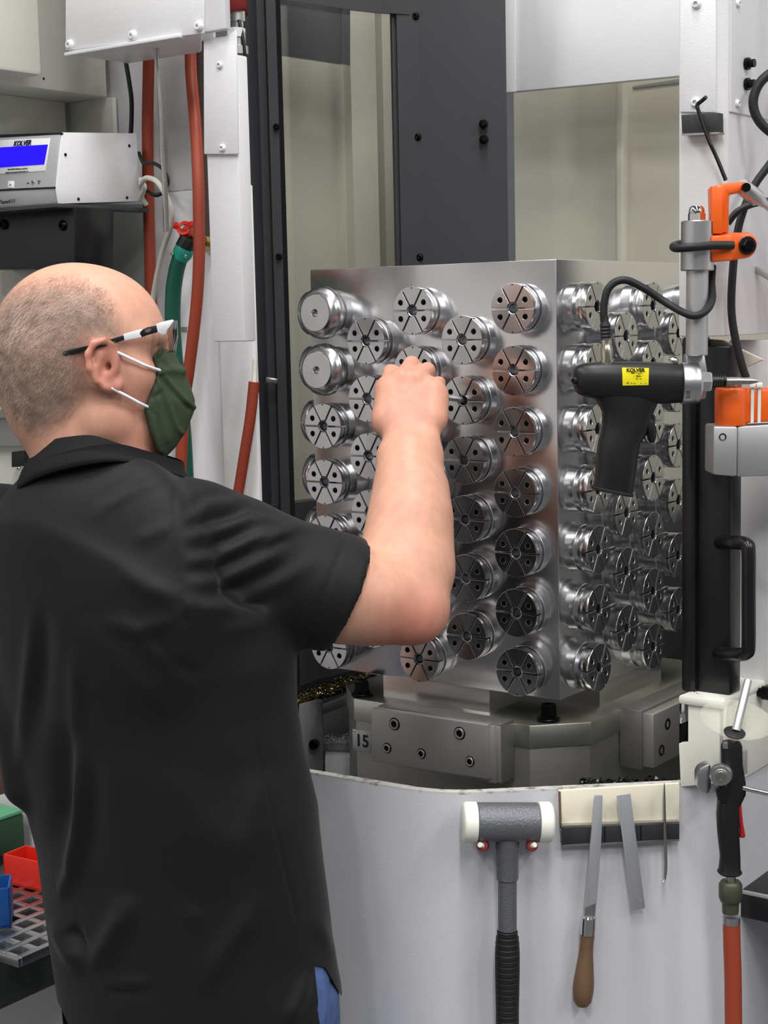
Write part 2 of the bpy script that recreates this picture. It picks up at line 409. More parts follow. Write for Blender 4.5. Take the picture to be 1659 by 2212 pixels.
for x, y in [(1046,270),(1047,303)]:
    q = drum(x, RD, y); d = ray(x, y); p = CAM+d*(q[1]/d[1]); put('stop_pin', lathe_bm([(-.002,0),(-.002,.006),(.008,.006),(.012,.009),(.02,.008),(.024,.004),(.024,0)], p, -V+.5*U, 16), 'black_oxide', t)
# latch clip with coolant residue on the pillar
plate('latch_clip', [(574,814),(600,818),(600,830),(574,828)], plane_y(2.875), .01, 'steel', t)

# turntable ring with chips
t = thing('turntable_ring', 'dark curved turntable curb covered with bright metal chips beside the pallet', 'machine part', PY(690, 1600, 2.75))
pr = [(600,1545),(648,1528),(700,1510),(745,1497),(830,1470),(830,1440),(745,1466),(690,1480),(640,1498),(600,1515)]
def ringpts(y0): return None
curb_y = 2.72
plate('curb', pr, plane_y(curb_y), .05, 'black_paint', t)
plate('guard_plate', [(645,1523),(690,1512),(697,1516),(700,1700),(640,1700)], plane_y(2.64), .012, 'grey_paint', t, .004)
lathe('bolt', [(-.002,0),(-.002,.008),(.008,.0085),(.010,.006),(.010,0)], PY(680,1607,2.635), (-.3,-1,.1), 'black_oxide', t, 20)
plate('channel_wall', [(696,1528),(760,1500),(760,1630),(696,1650)], plane_y(2.80), .02, 'grey_paint', t)
plate('channel_rim', [(696,1525),(762,1500),(762,1520),(696,1545)], plane_y(2.70), .015, 'grey_paint', t)
plate('lower_ledge', [(696,1606),(762,1598),(762,1640),(696,1640)], plane_y(2.66), .03, 'alu_matt', t)
plate('white_block', [(702,1633),(757,1636),(757,1700),(702,1700)], plane_y(2.62), .03, 'white_paint_worn', t)
plate('floor_pan', [(560,1700),(760,1640),(860,1760),(560,1760)], plane_y(2.68), .02, 'dark_paint', t)
mbox('added_well_floor', -.22, .40, -.36, .46, .80, .8605, 'dark_paint', t)  # invented floor for the pit, dark like the shade below the pallet
mbox('added_well_wall', -.1, .9, .60, .64, .86, 1.32, 'dark_paint', t)  # invented dark sheet standing in for the shade behind the pallet

# chips as one mass
rng = random.Random(4)
def chips(name, label, spots, mat, size=.0035):
    bm = bmesh.new()
    for p, s in spots:
        d = Vector((rng.uniform(-1,1), rng.uniform(-1,1), rng.uniform(-1,1))).normalized(); e = d.orthogonal().normalized(); c = V3(p); s = s*size
        k = [bm.verts.new(c+d*s), bm.verts.new(c-d*s*.6+e*s*.5), bm.verts.new(c-d*s*.6-e*s*.5), bm.verts.new(c+d.cross(e)*s*.6)]
        for f in ((0,1,2),(0,2,3),(0,3,1),(1,3,2)): bm.faces.new([k[i] for i in f])
    return tag(put(name, bm, mat, None, 0), label, 'metal chips', kind='stuff')
sp = []
for i in range(900):
    x = rng.uniform(600, 800); yy = np.interp(x, [600,648,700,745,830], [1530,1512,1492,1478,1452]); y = yy+rng.gauss(0, 7)
    sp.append((PY(x, y, curb_y-.004), rng.uniform(.5, 1.2)))
chips('metal_chips', 'golden metal chips heaped on the dark turntable curb', sp, 'chip_gold')
sp = [(PY(rng.uniform(700,762), rng.gauss(1598,6), 2.65), rng.uniform(.4,1)) for i in range(260)]
chips('metal_chips', 'silver metal chips lying on the ledge beside the number plate', sp, 'chip_white', .003)
sp = [(PZ(rng.uniform(1255,1470), rng.gauss(1693,5), 1.06), rng.uniform(.5,1.2)) for i in range(420)]
chips('metal_chips', 'dark oily chips piled behind the cream tool card', sp, 'steel_dark', .005)

# ------------------------------------------------------------------ left side of the machine
t = thing('machine_wall_panel', 'white painted machine wall panel behind the hanging hoses', 'machine panel', W(-.55, -.25, 0))
aS = float(np.dot(hit(554,900,plane_b(-.255))-O, U))
mbox('sheet', -.80, aS-.002, -.25, -.244, .3, 1.90, 'white_paint', t)
aT = float(np.dot(hit(462,100,plane_b(-.25))-O, U)); mbox('upper_sheet', -.80, aT, -.25, -.244, 1.9002, 2.7, 'white_paint', t)
mbox('lower_sheet', aS-.072, aS, -.255, -.2502, .3, 1.70, 'white_paint', t, .0015)
bm = bmesh.new(); screw_head('slot_screw', hit(413, 712, plane_b(-.25)), -V, .007, 'white_paint', t)
plate('keyhole_slot', [(390,706),(410,706),(410,717),(390,717)], plane_b(-.2505), .002, 'grey_paint', t, 0)
t = thing('machine_column', 'narrow white machine column with a screwed bracket plate beside the hoses', 'machine column', W(-.2, -.42, 1.66))
PC = plane_b(-.43); cA0 = float(np.dot(hit(460,735,PC)-O, U)); cA1 = float(np.dot(hit(528,738,PC)-O, U)); cZ = float(hit(495,738,PC)[2])
mbox('post', cA0, cA1, -.43, -.404, cZ, 2.06, 'white_paint', t, .0025)
plate('bracket_plate', [(439,84),(440,333),(513,333),(509,64),(487,78)], plane_b(-.436), .004, 'white_paint', t, .0016)
for x, y in [(475,141),(481,320)]: screw_head('screw', hit(x, y, plane_b(-.436)), -V, .0055, 'white_paint', t)
lathe('conduit_gland', [(0,0),(0,.011),(.02,.011),(.022,.015),(.034,.015),(.034,.006),(.04,.006)], PY(515,70,2.60), (0,0,-1), 'alu_matt', t, 16)
plate('red_warning_label', [(500,287),(521,287),(523,359),(500,359)], plane_b(-.402), .002, 'red_plastic', t, 0)
t = thing('switch_box', 'dark red limit switch box above the grey conduit gland', 'switch', PY(508, 20, 2.62))
plate('case', [(484,-40),(530,-40),(530,20),(484,24)], plane_y(2.60), .06, 'red_dark', t, .003)
lathe('gland', [(0,0),(0,.013),(.018,.013),(.018,.010),(.03,.010),(.03,0)], PY(512,22,2.62), (0,0,-1), 'alu_satin', t, 16)
lathe('gland_nut', [(0,0),(0,.016),(.014,.016),(.014,.009),(.03,.009),(.03,0)], PY(508,62,2.60), (0,0,-1), 'white_paint', t, 8)
tag(tube('switch_cable', [PY(516,44,2.60), PY(524,80,2.59), PY(529,130,2.59), PY(522,175,2.60), PY(511,215,2.61)], .0028, 'black_rubber'), 'thin black cable curving down from the red limit switch box', 'cable')

t = thing('overhead_box', 'white sheet metal box with round bolts hanging above the red hoses', 'machine box', W(-.3, -.39, 2.08))
zb = float(hit(147, 118, plane_b(-.45))[2])
aL = float(np.dot(hit(147,118,plane_b(-.45))-O, U)); aR = float(np.dot(hit(487,76,plane_b(-.45))-O, U))
aM = float(np.dot(hit(437,82,plane_b(-.45))-O, U))
aB = float(np.dot(hit(436,120,plane_b(-.327))-O, U))
put('shell', prism(bmesh.new(), [W(aL,-.45,zb), W(aM,-.45,zb), W(aB,-.327,zb), W(aL,-.327,zb)], ZV*(2.75-zb), .003), 'white_paint', t)
mbox('shell_end', aM-.004, aR, -.4498, -.437, zb, 2.75, 'white_paint', t, .003)
plate('cover_plate', [(141,109),(440,72),(440,-90),(141,-60)], plane_b(-.4525), .0035, 'white_paint', t, .0015)
for x, y in [(152,97),(288,77),(431,57)]: screw_head('bolt', hit(x, y, plane_b(-.4525)), -V, .0075, 'white_paint', t, .006, .3)
mbox('drip_edge', aL, -.245, -.458, -.445, zb-.003, zb+.002, 'white_paint', t, .001)

t = thing('control_cabinet', 'cream control cabinet with a protruding side door above the blue display unit', 'cabinet', W(-.7, -.4, 1.9))
a1 = float(np.dot(hit(233,211,plane_b(-.262))-O, U)); z1 = float(hit(233,211,plane_b(-.262))[2])
mbox('body', a1-.6, a1, -1.0, -.262, z1, 2.75, 'cream_paint', t, .004)
pa = plane_a(a1+.05); q = hit(92,164,pa); b2 = float(np.dot(q-O, V))
mbox('side_door', a1-.02, a1+.05, -1.1, b2, float(q[2]), 2.75, 'cream_paint', t, .006)
screw_head('screw', hit(94,170,plane_a(a1)), U, .002, 'ink', t)
mbox('recess_wall', a1-.6, a1-.085, -.9, -.276, 1.992, z1, 'cream_paint', t, .002)
mbox('recess_side', a1-.09, a1+.01, -.262, -.252, 1.90, z1, 'cream_paint', t, .002)

# left wall below the cabinet, shelf bracket
t = thing('shelf_bracket', 'black box bracket under the screwdriver control unit', 'bracket', PY(80, 580, 2.42))
plate('box', [(-60,456),(161,447),(161,581),(-60,583)], plane_b(-.48), .0805, 'black_paint', t)
kq = PY(133, 287, 2.40); ka = float(np.dot(kq-O, U)); kb = float(np.dot(kq-O, V))                   # where the control unit stands
kz = float(hit(125, 440.5, plane_a(ka))[2])
mbox('shelf_plate', ka-.26, ka+.004, kb-.022, -.401, kz-.0055, kz+.0006, 'dark_paint', t, .001); mbox('shelf_end', ka-.015, ka+.004, -.402, kb+.172, kz-.0055, kz+.0006, 'dark_paint', t, .001)
for x, y in [(9,485),(137,487)]: screw_head('bolt', hit(x, y, plane_b(-.48)), -V, .008, 'black_oxide', t)
t = thing('grey_side_panel', 'plain grey sheet panel behind the man beside the black box bracket', 'machine panel', W(-.5, -.27, .9))
plate('sheet', [(150,440),(312,440),(322,700),(150,700)], plane_b(-.27), .012, 'grey_paint', t)
plate('upright_fold', [(160,447),(190,447),(190,700),(160,700)], plane_b(-.275), .01, 'grey_paint', t)
t = thing('lower_side_panel', 'light grey lower panel behind the back of the man', 'machine panel', W(-.75, -.4, .8))
plate('sheet', [(-80,560),(170,560),(170,1400),(-80,1400)], plane_b(-.40), .02, 'cream_paint', t)
plate('ledge', [(-80,905),(130,905),(130,965),(-80,965)], plane_b(-.42), .03, 'grey_paint', t)
t = thing('label_device', 'white device with a slate grey edge strip behind the neck of the man', 'device', PY(20, 880, 2.4))
plate('case', [(-60,820),(30,840),(42,884),(-60,888)], plane_b(-.45), .03, 'paper_white', t)
plate('edge_strip', [(-60,868),(38,868),(40,876),(-60,878)], plane_b(-.451), .03, 'slate_plastic', t, .001)
t = thing('wall_clip', 'small black clip with a bright stud behind the shirt collar', 'clip', PY(35, 990, 2.4))
plate('block', [(24,976),(52,974),(54,1006),(24,1010)], plane_b(-.43), .02, 'black_plastic', t)
screw_head('stud', hit(41, 1012, plane_b(-.43)), -V, .004, 'chrome', t)

# ------------------------------------------------------------------ right side of the machine
t = thing('machine_column', 'wide white machine column with screwed plates and a black magnet bar on it', 'machine column', W(.5, -.3, 1.66))
aC0 = float(np.dot(hit(1466,400,plane_b(-.33))-O, U)); aC1 = float(np.dot(hit(1566,400,plane_b(-.33))-O, U))
zc = float(hit(1466,727,plane_b(-.33))[2])
bm = bmesh.new()
prism(bm, [W(aC0,-.33,zc), W(aC1-.012,-.33,zc), W(aC1,-.322,zc), W(aC1,-.10,zc), W(aC0,-.10,zc)], ZV*(2.75-zc), .002); put('post', bm, 'white_paint', t)
plate('front_plate', [(1468,-60),(1468,242),(1546,243),(1546,-60)], plane_b(-.333), .003, 'white_paint', t, .0012)
for x, y in [(1505,9),(1503,222)]: screw_head('screw', hit(x, y, plane_b(-.333)), -V, .006, 'white_paint', t)
t = thing('side_wing_panel', 'bluish white side panel beyond the column with cables hanging on it', 'machine panel', W(.62, -.2, .8))
ZG = float(hit(1466,1500,plane_b(-.345))[2])
mbox('sheet', aC1, 1.5, -.19, -.16, ZG-.001, 2.75, 'white_paint', t)
mbox('angle_plate', aC1-.001, aC1+.003, -.32, -.18, float(hit(1590,245,plane_a(aC1))[2]), 2.75, 'white_paint', t, .001)
for x, y in [(1593,8),(1592,224)]: screw_head('screw', hit(x, y, plane_a(aC1+.003)), U, .005, 'white_paint', t)
for x, y in [(1612,138),(1612,182)]:
    p = hit(x, y, plane_a(aC1+.004)); lathe('hex_bolt', [(0,0),(0,.0075),(.004,.0075),(.004,.005),(.011,.005),(.011,0)], p, U, 'black_oxide', t, 12)
plate('sloped_sheet', [(1502,730),(1560,735),(1648,777),(1584,806),(1580,752),(1502,742)], plane_b(-.276), .006, 'cream_inner', t, .001)
plate('strut', [(1590,566),(1604,560),(1900,716),(1900,746)], plane_b(-.24), .01, 'grey_paint', t)

t = thing('sliding_door', 'black sliding door leaf with a bent bar handle beside the metal block', 'machine door', W(.48, -.3, 1.1))
aD0 = aC0+.0005; aD1 = float(np.dot(hit(1579,1000,plane_b(-.318))-O, U))
mbox('leaf', aD0+.018, aD1, -.318, -.285, ZG-.001, zc-.012, 'black_paint', t, .003)
mbox('edge_rail', aD0, aD0+.020, -.324, -.28, ZG-.001, zc-.001, 'black_paint', t, .004)
hp = plane_b(-.318)
hpts = [hit(1556,1172,hp), hit(1590,1172,plane_b(-.355)), hit(1612,1176,plane_b(-.365)), hit(1617,1196,plane_b(-.368)), hit(1617,1290,plane_b(-.368)), hit(1617,1390,plane_b(-.368)), hit(1612,1410,plane_b(-.365)), hit(1590,1414,plane_b(-.355)), hit(1552,1410,hp)]
tube('handle', hpts, .0085, 'black_paint', t, 16, 6)
tag(plate('door_gap_panel', [(1574,735),(1700,735),(1700,1480),(1574,1480)], plane_b(-.22), .02, 'white_paint'), 'white panel strip seen past the black sliding door and its handle', 'machine panel')

t = thing('corner_guard', 'cream sheet corner guard speckled with oil below the black door', 'machine guard', W(.5, -.34, 1.1))
g0 = hit(1466,1500,plane_b(-.345)); g1 = hit(1565,1507,plane_b(-.345)); zg = float(g0[2])
aG0 = float(np.dot(g0-O,U)); aG1 = float(np.dot(g1-O,U))
bm = bmesh.new(); prism(bm, [W(aG0,-.348,zg), W(aG1,-.348,zg), W(aG1,-.05,zg), W(aG0+.02,-.10,zg)], -ZV*.012, .004); put('top_sheet', bm, 'cream_paint', t)
plate('front_sheet', [(1486,1508),(1566,1512),(1566,1690),(1470,1700),(1466,1606),(1486,1604)], plane_b(-.343), .01, 'cream_paint', t, .001)
mbox('side_sheet', aG1-.008, aG1-.001, -.343, .15, 1.101, zg-.004, 'cream_paint', t, .001)
lathe('knob_bolt', [(0,0),(0,.006),(.006,.006),(.006,.009),(.016,.009),(.016,0)], hit(1638,1495,plane_a(aG1-.001)), U, 'black_oxide', t, 16)
plate('latch_hardware', [(1466,1520),(1480,1516),(1482,1560),(1466,1566)], plane_b(-.32), .01, 'chrome', t)
plate('latch_block', [(1466,1562),(1484,1560),(1484,1606),(1466,1606)], plane_b(-.318), .02, 'black_oxide', t)
bm = bmesh.new()
sp = []
for i in range(90):
    x = rng.uniform(1480,1600); y = rng.uniform(1440,1500)
    if y > 1500-(x-1470)*.62+4 and y < 1498: sp.append((PZ(x, y, zg+.0006), rng.uniform(.3,.8)))
chips('metal_chips', 'tiny dark chips scattered on the cream corner guard top', sp, 'steel_dark', .003)

# apron in front of the pallet
fold_p = PY(950, 1715, 1.95); ZA = float(fold_p[2])
def onz(px, py): return PZ(px, py, ZA)
pL = onz(680, 1670); dirL = (pL-fold_p)[:2]; dirL /= np.linalg.norm(dirL); pL2 = fold_p[:2]+dirL*.40
pR = onz(1500, 1690); dirR = (pR-fold_p)[:2]; dirR /= np.linalg.norm(dirR); pR2 = fold_p[:2]+dirR*(np.linalg.norm((pR-fold_p)[:2])+.052)
plan = [pL2]+[fold_p[:2]+dirL*.05*(1-s)**2+dirR*.05*s**2 for s in np.linspace(0, 1, 7)]+[pR2, pR2+np.array([V[0], V[1]])*.012+dirR*.004, pR2+V[:2]*.5]
AP_L = plane_2((*pL2, 0), (*fold_p[:2], 0)); AP_R = plane_2((*fold_p[:2], 0), (*pR2, 0))
if AP_R[1][1] > 0: AP_R = (AP_R[0], -AP_R[1])
if AP_L[1][1] > 0: AP_L = (AP_L[0], -AP_L[1])
t = thing('pallet_apron', 'white bent sheet apron with a worn top edge below the pallet', 'machine guard', (*fold_p[:2], 0))
fold('sheet', plan, .12, ZA-.003, .012, 'apron_paint', t)
fold('worn_lip', plan, ZA-.003, ZA, .0125, 'worn_edge', t)
t = thing('dark_side_box', 'black low box with a light edge line beside the red air hose', 'machine part', PY(1640, 2000, 1.9))
aX = float(np.dot(np.array([*pR2, 0])-O, U))+.002; bX = float(np.dot(np.array([*pR2, 0])-O, V))+.014
zX = float(hit(1600, 1923, plane_b(bX))[2]); zY = float(hit(1600, 1981, plane_b(bX))[2])
mbox('body', aX, aX+.42, bX+.0005, bX+.30, zY, zX-.0005, 'black_paint', t, .001); mbox('light_edge', aX, aX+.42, bX, bX+.004, zX-.0045, zX, 'grey_paint', t, .0005)
# ------------------------------------------------------------------ pallet and tombstone
BW, BT, BB = .2167, 1.7685, 1.150
def octo(a0, a1, b0, b1, c): return [(a0+c,b0),(a1-c,b0),(a1,b0+c),(a1,b1-c),(a1-c,b1),(a0+c,b1),(a0,b1-c),(a0,b0+c)]
t = thing('pallet', 'steel machine pallet with clamp plates and chamfered corners behind the apron', 'pallet', W(.03, 0, .86))
bm = bmesh.new(); prism(bm, [W(a,b,1.0825) for a,b in octo(-.19,.25,-.25,.25,.063)], ZV*.034, .0015); put('upper_plate', bm, 'flange_metal', t)
bm = bmesh.new(); prism(bm, [W(a,b,.86) for a,b in octo(-.187,.248,-.248,.248,.062)], ZV*.2225, .0012); put('pallet_body', bm, 'pallet_steel', t)
# clamp plate on the near face with backing layers
cb = put('clamp_backing', mbox_bm(-.055,.16,-.285,-.249,1.036,1.122,.001), 'pallet_steel', t)
for k, (a, z) in enumerate([(.152, 1.121), (.157, 1.119)]):
    mbox('shim_plate', -.052, a+.003, -.292+k*.006, -.288+k*.006, 1.038, z, 'steel_ground', t, .0006)
clamp = plate('clamp_plate', [(801.5,1530),(1053,1566),(1054.5,1684),(802.5,1645)], plane_b(-.302), .012, 'steel_ground', t, .0015)
def cap_screw(px, py, r, plane, parent):
    p = hit(px, py, plane); n = plane[1]
    a = lathe('cap_screw', [(-.002,0),(-.002,r*1.16),(.0003,r*1.16),(.0003,r*1.0),(.0012,r*.95),(.0016,r*.90),(.0016,r*.58),(.0016,0)], p, n, 'black_oxide', parent, 24)
    lathe('bright_rim', [(.0015,r*.96),(.0019,r*.92),(.0019,r*.62),(.0015,r*.60)], p, n, 'steel_ground', a, 24)
    lathe('hex_socket', [(.0014,r*.56),(.00175,r*.56),(.00175,0)], p, n, 'black_oxide', a, 6)
for x, y, r in [(852,1564,.0082),(993,1584,.0082),(836,1616,.0068),(910,1628,.0068),(1015,1645,.0068)]: cap_screw(x, y, r, plane_b(-.302), t)
# right-hand clamp in the shade
mbox('clamp_backing', .249, .285, -.10, .15, 1.03, 1.118, 'pallet_steel', t, .001)
c2 = mbox('clamp_plate', .284, .302, -.095, .145, 1.034, 1.114, 'steel_ground', t, .0015)
for b, z in [(-.05,1.09),(.08,1.09),(-.07,1.055),(.02,1.055),(.11,1.055)]:
    lathe('cap_screw', [(-.002,0),(-.002,.0085),(.0006,.0085),(.0006,.005),(-.001,.0045),(-.001,0)], W(.302,b,z), U, 'black_oxide', t, 20)
# number plate
npl = plate('number_plate', [(761,1575),(803,1582),(803,1628),(762,1620)], plane_b(-.2525), .004, 'alu_matt', t, .0006)
pc = hit(782,1601.5,plane_b(-.2530)); text('number', '15', pc, U, ZV, .027, 'ink', npl, .0004)
for x, y in [(765,1579),(766,1616)]: screw_head('rivet', hit(x,y,plane_b(-.2528)), -V, .0014, 'chrome', npl)

t = thing('tombstone_block', 'tall polished aluminium tombstone block carrying rows of collets', 'workholding block', W(0,0,1.116))
mbox('block', -BW, BW, -BW, BW, BB, BT, 'alu_block', t, .0012)
bm = bmesh.new(); prism(bm, [W(-.0945,-BW+.0003,1.116), W(.098,-BW+.0003,1.116), W(.098,-.1,1.116), W(BW-.0003,-.1,1.116), W(BW-.0003,.1,1.116), W(.098,.1,1.116), W(.098,BW-.0003,1.116), W(-.0945,BW-.0003,1.116), W(-.0945,.1,1.116), W(-BW+.0003,.1,1.116), W(-BW+.0003,-.1,1.116), W(-.0945,-.1,1.116)], ZV*(BB-1.116+.001)); put('riser_foot', bm, 'alu_block', t, 0)
_bp = [(float(np.dot(q-O, U)), float(np.dot(q-O, V))) for q in (PZ(782,1502,1.117), PZ(1185,1556,1.117))]
for a, b in _bp+[(.172,.15)]:
    w = 'beside the number plate' if a < 0 else ('under the front corner of the block' if b < 0 else 'under the shaded rear corner')
    s = thing('hold_down_bolt', 'black hex hold-down bolt with washer '+w, 'bolt', W(a,b,1.117))
    lathe('washer', cyl_prof(.0045,.0165), W(a,b,1.1165), ZV, 'black_oxide', s, 28)
    lathe('collar', [(0,0),(0,.0125),(.004,.0125),(.004,.011)], W(a,b,1.121), ZV, 'black_oxide', s, 24)
    bm = lathe_bm([(0,0),(0,.0122),(.015,.0122),(.0165,.0108),(.0165,.0062),(.009,.006),(.009,0)], W(a,b,1.1245), ZV, 6); put('hex_head', bm, 'black_oxide', s, 20)

# ------------------------------------------------------------------ collets
R, SLIT, H0, H1 = .0345, .0009, .0262, .038
def wedge(hole):
    pts = []
    for r, rev in ((R, False), (.0088, True)):
        g = math.asin(SLIT/r); aa = np.linspace(g, math.pi/3-g, 10 if not rev else 4)
        if rev: aa = aa[::-1]
        pts += [(r*math.cos(x), r*math.sin(x)) for x in aa]
    hl = [circ(.0233*math.cos(math.pi/6), .0233*math.sin(math.pi/6), .0040, 14)] if hole else []
    me = curve_plate(pts, hl, (H1-H0)/2, .0006)
    return me
def to_collet_axes(me, rot):
    # outline XY -> collet YZ, thickness -> X
    c, s = math.cos(rot), math.sin(rot); mid = (H0+H1)/2
    me.transform(Matrix(((0,0,1,mid),(c,-s,0,0),(s,c,0,0),(0,0,0,1))))
    for p in me.polygons: p.use_smooth = True
    me.set_sharp_from_angle(angle=math.radians(25)); me.materials.clear(); me.materials.append(MAT['turned_pad'])
    return me
PADS = []
for k in range(6):
    me = to_collet_axes(wedge(k not in (1, 4)), k*math.pi/3); me.name = 'pad'; PADS.append(me)
def local_mesh(name, bm, mat, smooth=30):
    bmesh.ops.recalc_face_normals(bm, faces=bm.faces); me = bpy.data.meshes.new(name); bm.to_mesh(me); bm.free()
    for p in me.polygons: p.use_smooth = True
    me.set_sharp_from_angle(angle=math.radians(smooth)); me.materials.append(MAT[mat]); return me
X0 = (0,0,0); XA = (1,0,0)
BODY = local_mesh('body', lathe_bm([(-.002,.0338),(.0135,.0338),(.0145,.0345),(.0152,.0345),(.0157,.0338),(.0157,.0262),(.0226,.0262),(.0226,.0338),(.0230,.0344),(.0260,.0344),(.0262,.0338),(.0262,.0066),(.008,.0060),(.008,0)], X0, XA, 40), 'turned_body')
GROOVE = local_mesh('groove_band', lathe_bm([(.0155,.0268),(.0158,.0284),(.0224,.0284),(.0228,.0268)], X0, XA, 36), 'turned_body')
RING = local_mesh('bore_ring', lathe_bm([(.0262,.0086),(.0352,.0086),(.0366,.0080),(.0362,.0072),(.030,.0066),(.0262,.0066)], X0, XA, 28), 'turned_body')
SCREWM = local_mesh('set_screw', lathe_bm([(.0262,.0038),(.0295,.0036),(.0300,.0028),(.0300,.0018),(.0275,.0015),(.0275,0)], X0, XA, 14), 'steel_dark')
CORE = local_mesh('bore_bottom', lathe_bm([(.0085,.0059),(.0090,.0059),(.0090,0)], X0, XA, 16), 'turned_body')
NOTCH = local_mesh('rim_notch_shade', lathe_bm([(0,0),(0,.0012),(.0006,.0012),(.0006,0)], X0, (1,0,0), 8), 'steel_dark')  # flat disc in dark steel; the shade of a notch is in its colour
def part(name, me, parent, loc=(0,0,0), rot=None):
    o = bpy.data.objects.new(name, me); COL.objects.link(o); o.parent = parent; o.location = loc
    if rot: o.rotation_euler = rot
    return o
ORD = ['top', 'second', 'third', 'fourth', 'fifth', 'sixth', 'seventh']
def collet(root, label, group, detail=True):
    p, ang = root
    t = bpy.data.objects.new('collet', None); t.empty_display_size = .02; COL.objects.link(t); t.location = V3(p); t.rotation_euler = (0, 0, ang); WOFF[t.name] = np.asarray(p, float)
    tag(t, label, 'collet', group)
    b = part('body', BODY, t); part('bore_bottom', CORE, b)
    for k in range(6):
        w = part('clamping_pad', PADS[k], t)
        if k not in (1, 4):
            a = k*math.pi/3+math.pi/6; part('set_screw', SCREWM, w, (0, .0233*math.cos(a), .0233*math.sin(a)))
    part('bore_ring', RING, t); part('groove_band', GROOVE, t)
    if detail:
        for k in (1, 4): part('rim_notch_shade', NOTCH, PADS and t, (H1-.0003, 0, .0325 if k == 1 else -.0325))
    return t
SC, ZT = .08453, 1.70262
angL = math.atan2(-V[1], -V[0]); angR = math.atan2(U[1], U[0]); angB = math.atan2(-U[1], -U[0])
colL = {4:'column next the front corner', 3:'second column from front corner', 2:'middle column', 1:'fourth column from front corner', 0:'column farthest from front corner'}
colR = {0:'column next the front corner', 1:'second column from front corner', 2:'middle column', 3:'fourth column from front corner', 4:'column farthest from front corner'}
def zrow(i, j): return ZT-j*.085-(.0425 if i % 2 else 0)
for i in range(5):
    for j in range(7 if i % 2 == 0 else 6):
        p = W((i-2)*SC, -BW, zrow(i, j))
        if i == 0 and j < 2:                                        # a finished part is clamped over these two
            c = collet((p, angL), f'aluminium collet hidden under the {["top","lower"][j]} domed workpiece', 'collets on the face the man works at')
            wp = thing('workpiece', f'domed turned aluminium workpiece clamped on the {["topmost","second"][j]} outer collet', 'workpiece', p-V*.03, 'domed workpieces clamped on collets')
            bmw = lathe_bm([(.0255,.0352),(.0255,.0372),(.0285,.0395),(.0330,.0395),(.0350,.0385),(.0372,.0385),(.0405,.0365),(.0485,.0292),(.0500,.0268),(.0505,.0062),(.0500,.0056),(.0420,.0052),(.0420,0)], (0,0,0), XA, 56)
            b = bpy.data.objects.new('dome', local_mesh('dome', bmw, 'turned_pad', 18)); COL.objects.link(b); b.parent = wp; b.location = V*.03; b.rotation_euler = (0,0,angL)
            dk = part('bore', local_mesh('bore', lathe_bm([(.0425,.0050),(.0430,.0050),(.0430,0)], X0, XA, 16), 'turned_body'), b)
            continue
        collet((p, angL), f'aluminium collet, {ORD[j]} from top, {colL[i]}, block face the man works at'.replace('top from top', 'topmost'), 'collets on the face the man works at')
for i in range(5):
    for j in range(7 if i % 2 == 0 else 6):
        if i == 4 and j > 0: continue
        collet((W(BW, (i-2)*SC, zrow(i, j)), angR), f'aluminium collet, {ORD[j]} from top, {colR[i]}, block face behind the driver'.replace('top from top', 'topmost'), 'collets on the face behind the driver')
for j in range(6):
    collet((W(-BW, -2*SC, zrow(0, j)), angB), f'aluminium collet, {ORD[j]} from top, jutting from the block side facing away'.replace('top from top', 'topmost'), 'collets on the side facing away', False)
# ------------------------------------------------------------------ screwdriver control unit (left)
kq = PY(133, 287, 2.40); ka = float(np.dot(kq-O, U)); kb = float(np.dot(kq-O, V)); PK = plane_a(ka)
t = thing('driver_control_unit', 'grey screwdriver control unit with a glowing blue display on a black shelf', 'control unit', W(ka-.1, kb+.06, 1.87))
side = [(133,286),(293,288),(305,435),(125,440.5),(119,407)]
sp3 = [hit(x, y, PK) for x, y in side]
bm = bmesh.new(); prism(bm, [p-U*.002 for p in sp3], -U*.22, .003); put('case', bm, 'silver_panel', t)
bm = bmesh.new(); prism(bm, [p+U*.0015 for p in sp3], -U*.003, .0012); sc = put('side_cover', bm, 'white_paint', t)
for x, y in [(141,334),(279,315),(169,430),(274,427)]: screw_head('cover_screw', hit(x, y, plane_a(ka+.0015)), U, .0024, 'ink', sc)
# sloping front panel: through the two upper front corners
fA = sp3[0]; fB = sp3[4]; fdir = fB-fA; fdn = fdir/np.linalg.norm(fdir); fn = np.cross(U, fdn); fn = fn if np.dot(fn, CAM-fA) > 0 else -fn; PF = (fA, fn)
def ontofront(pix, lift, th, name, mat, parent, bev=.0006): return plate(name, pix, PF, th, mat, parent, bev, lift)
fp = ontofront([(-80,302),(130,290),(118,404),(-80,414)], .0015, .003, 'front_panel', 'silver_panel', t)
ontofront([(-80,293.5),(133,285.5),(132,290),(-80,299)], .0022, .004, 'top_trim', 'black_plastic', t)
ontofront([(-80,412),(119,403),(118,406.5),(-80,416)], .0020, .002, 'lower_trim', 'black_plastic', t)
bez = ontofront([(-60,305),(108,298),(97,369),(-60,380)], .0024, .0015, 'display_bezel', 'paper_white', t)
ontofront([(-60,322),(103,312),(95,355),(-60,366)], .0030, .0010, 'display', 'lcd', bez, 0)
pk = lambda x, y, l=.0032: hit(x, y, (PF[0]+fn*l, fn))
def ptext(nm, body, x, y, size, mat, bold=0, par=None, align='CENTER', shear=0):
    p = pk(x, y); r = pk(x+10, y-.66)-p; u = pk(x, y-10)-p; return text(nm, body, p, r, u, size, mat, par or bez, bold, align, shear=shear)
ptext('maker_lettering', 'KOLVER', 48, 309.5, .0106, 'ink_blue', .00032, shear=.22)
ptext('small_print', 'EDU 1AE/TOP Multitorque control unit', 38, 365, .0027, 'ink', .0)
ptext('small_print', 'Designed and manufactured in Italy by Kolver s.r.l.', 36, 371.5, .0025, 'ink', .0)
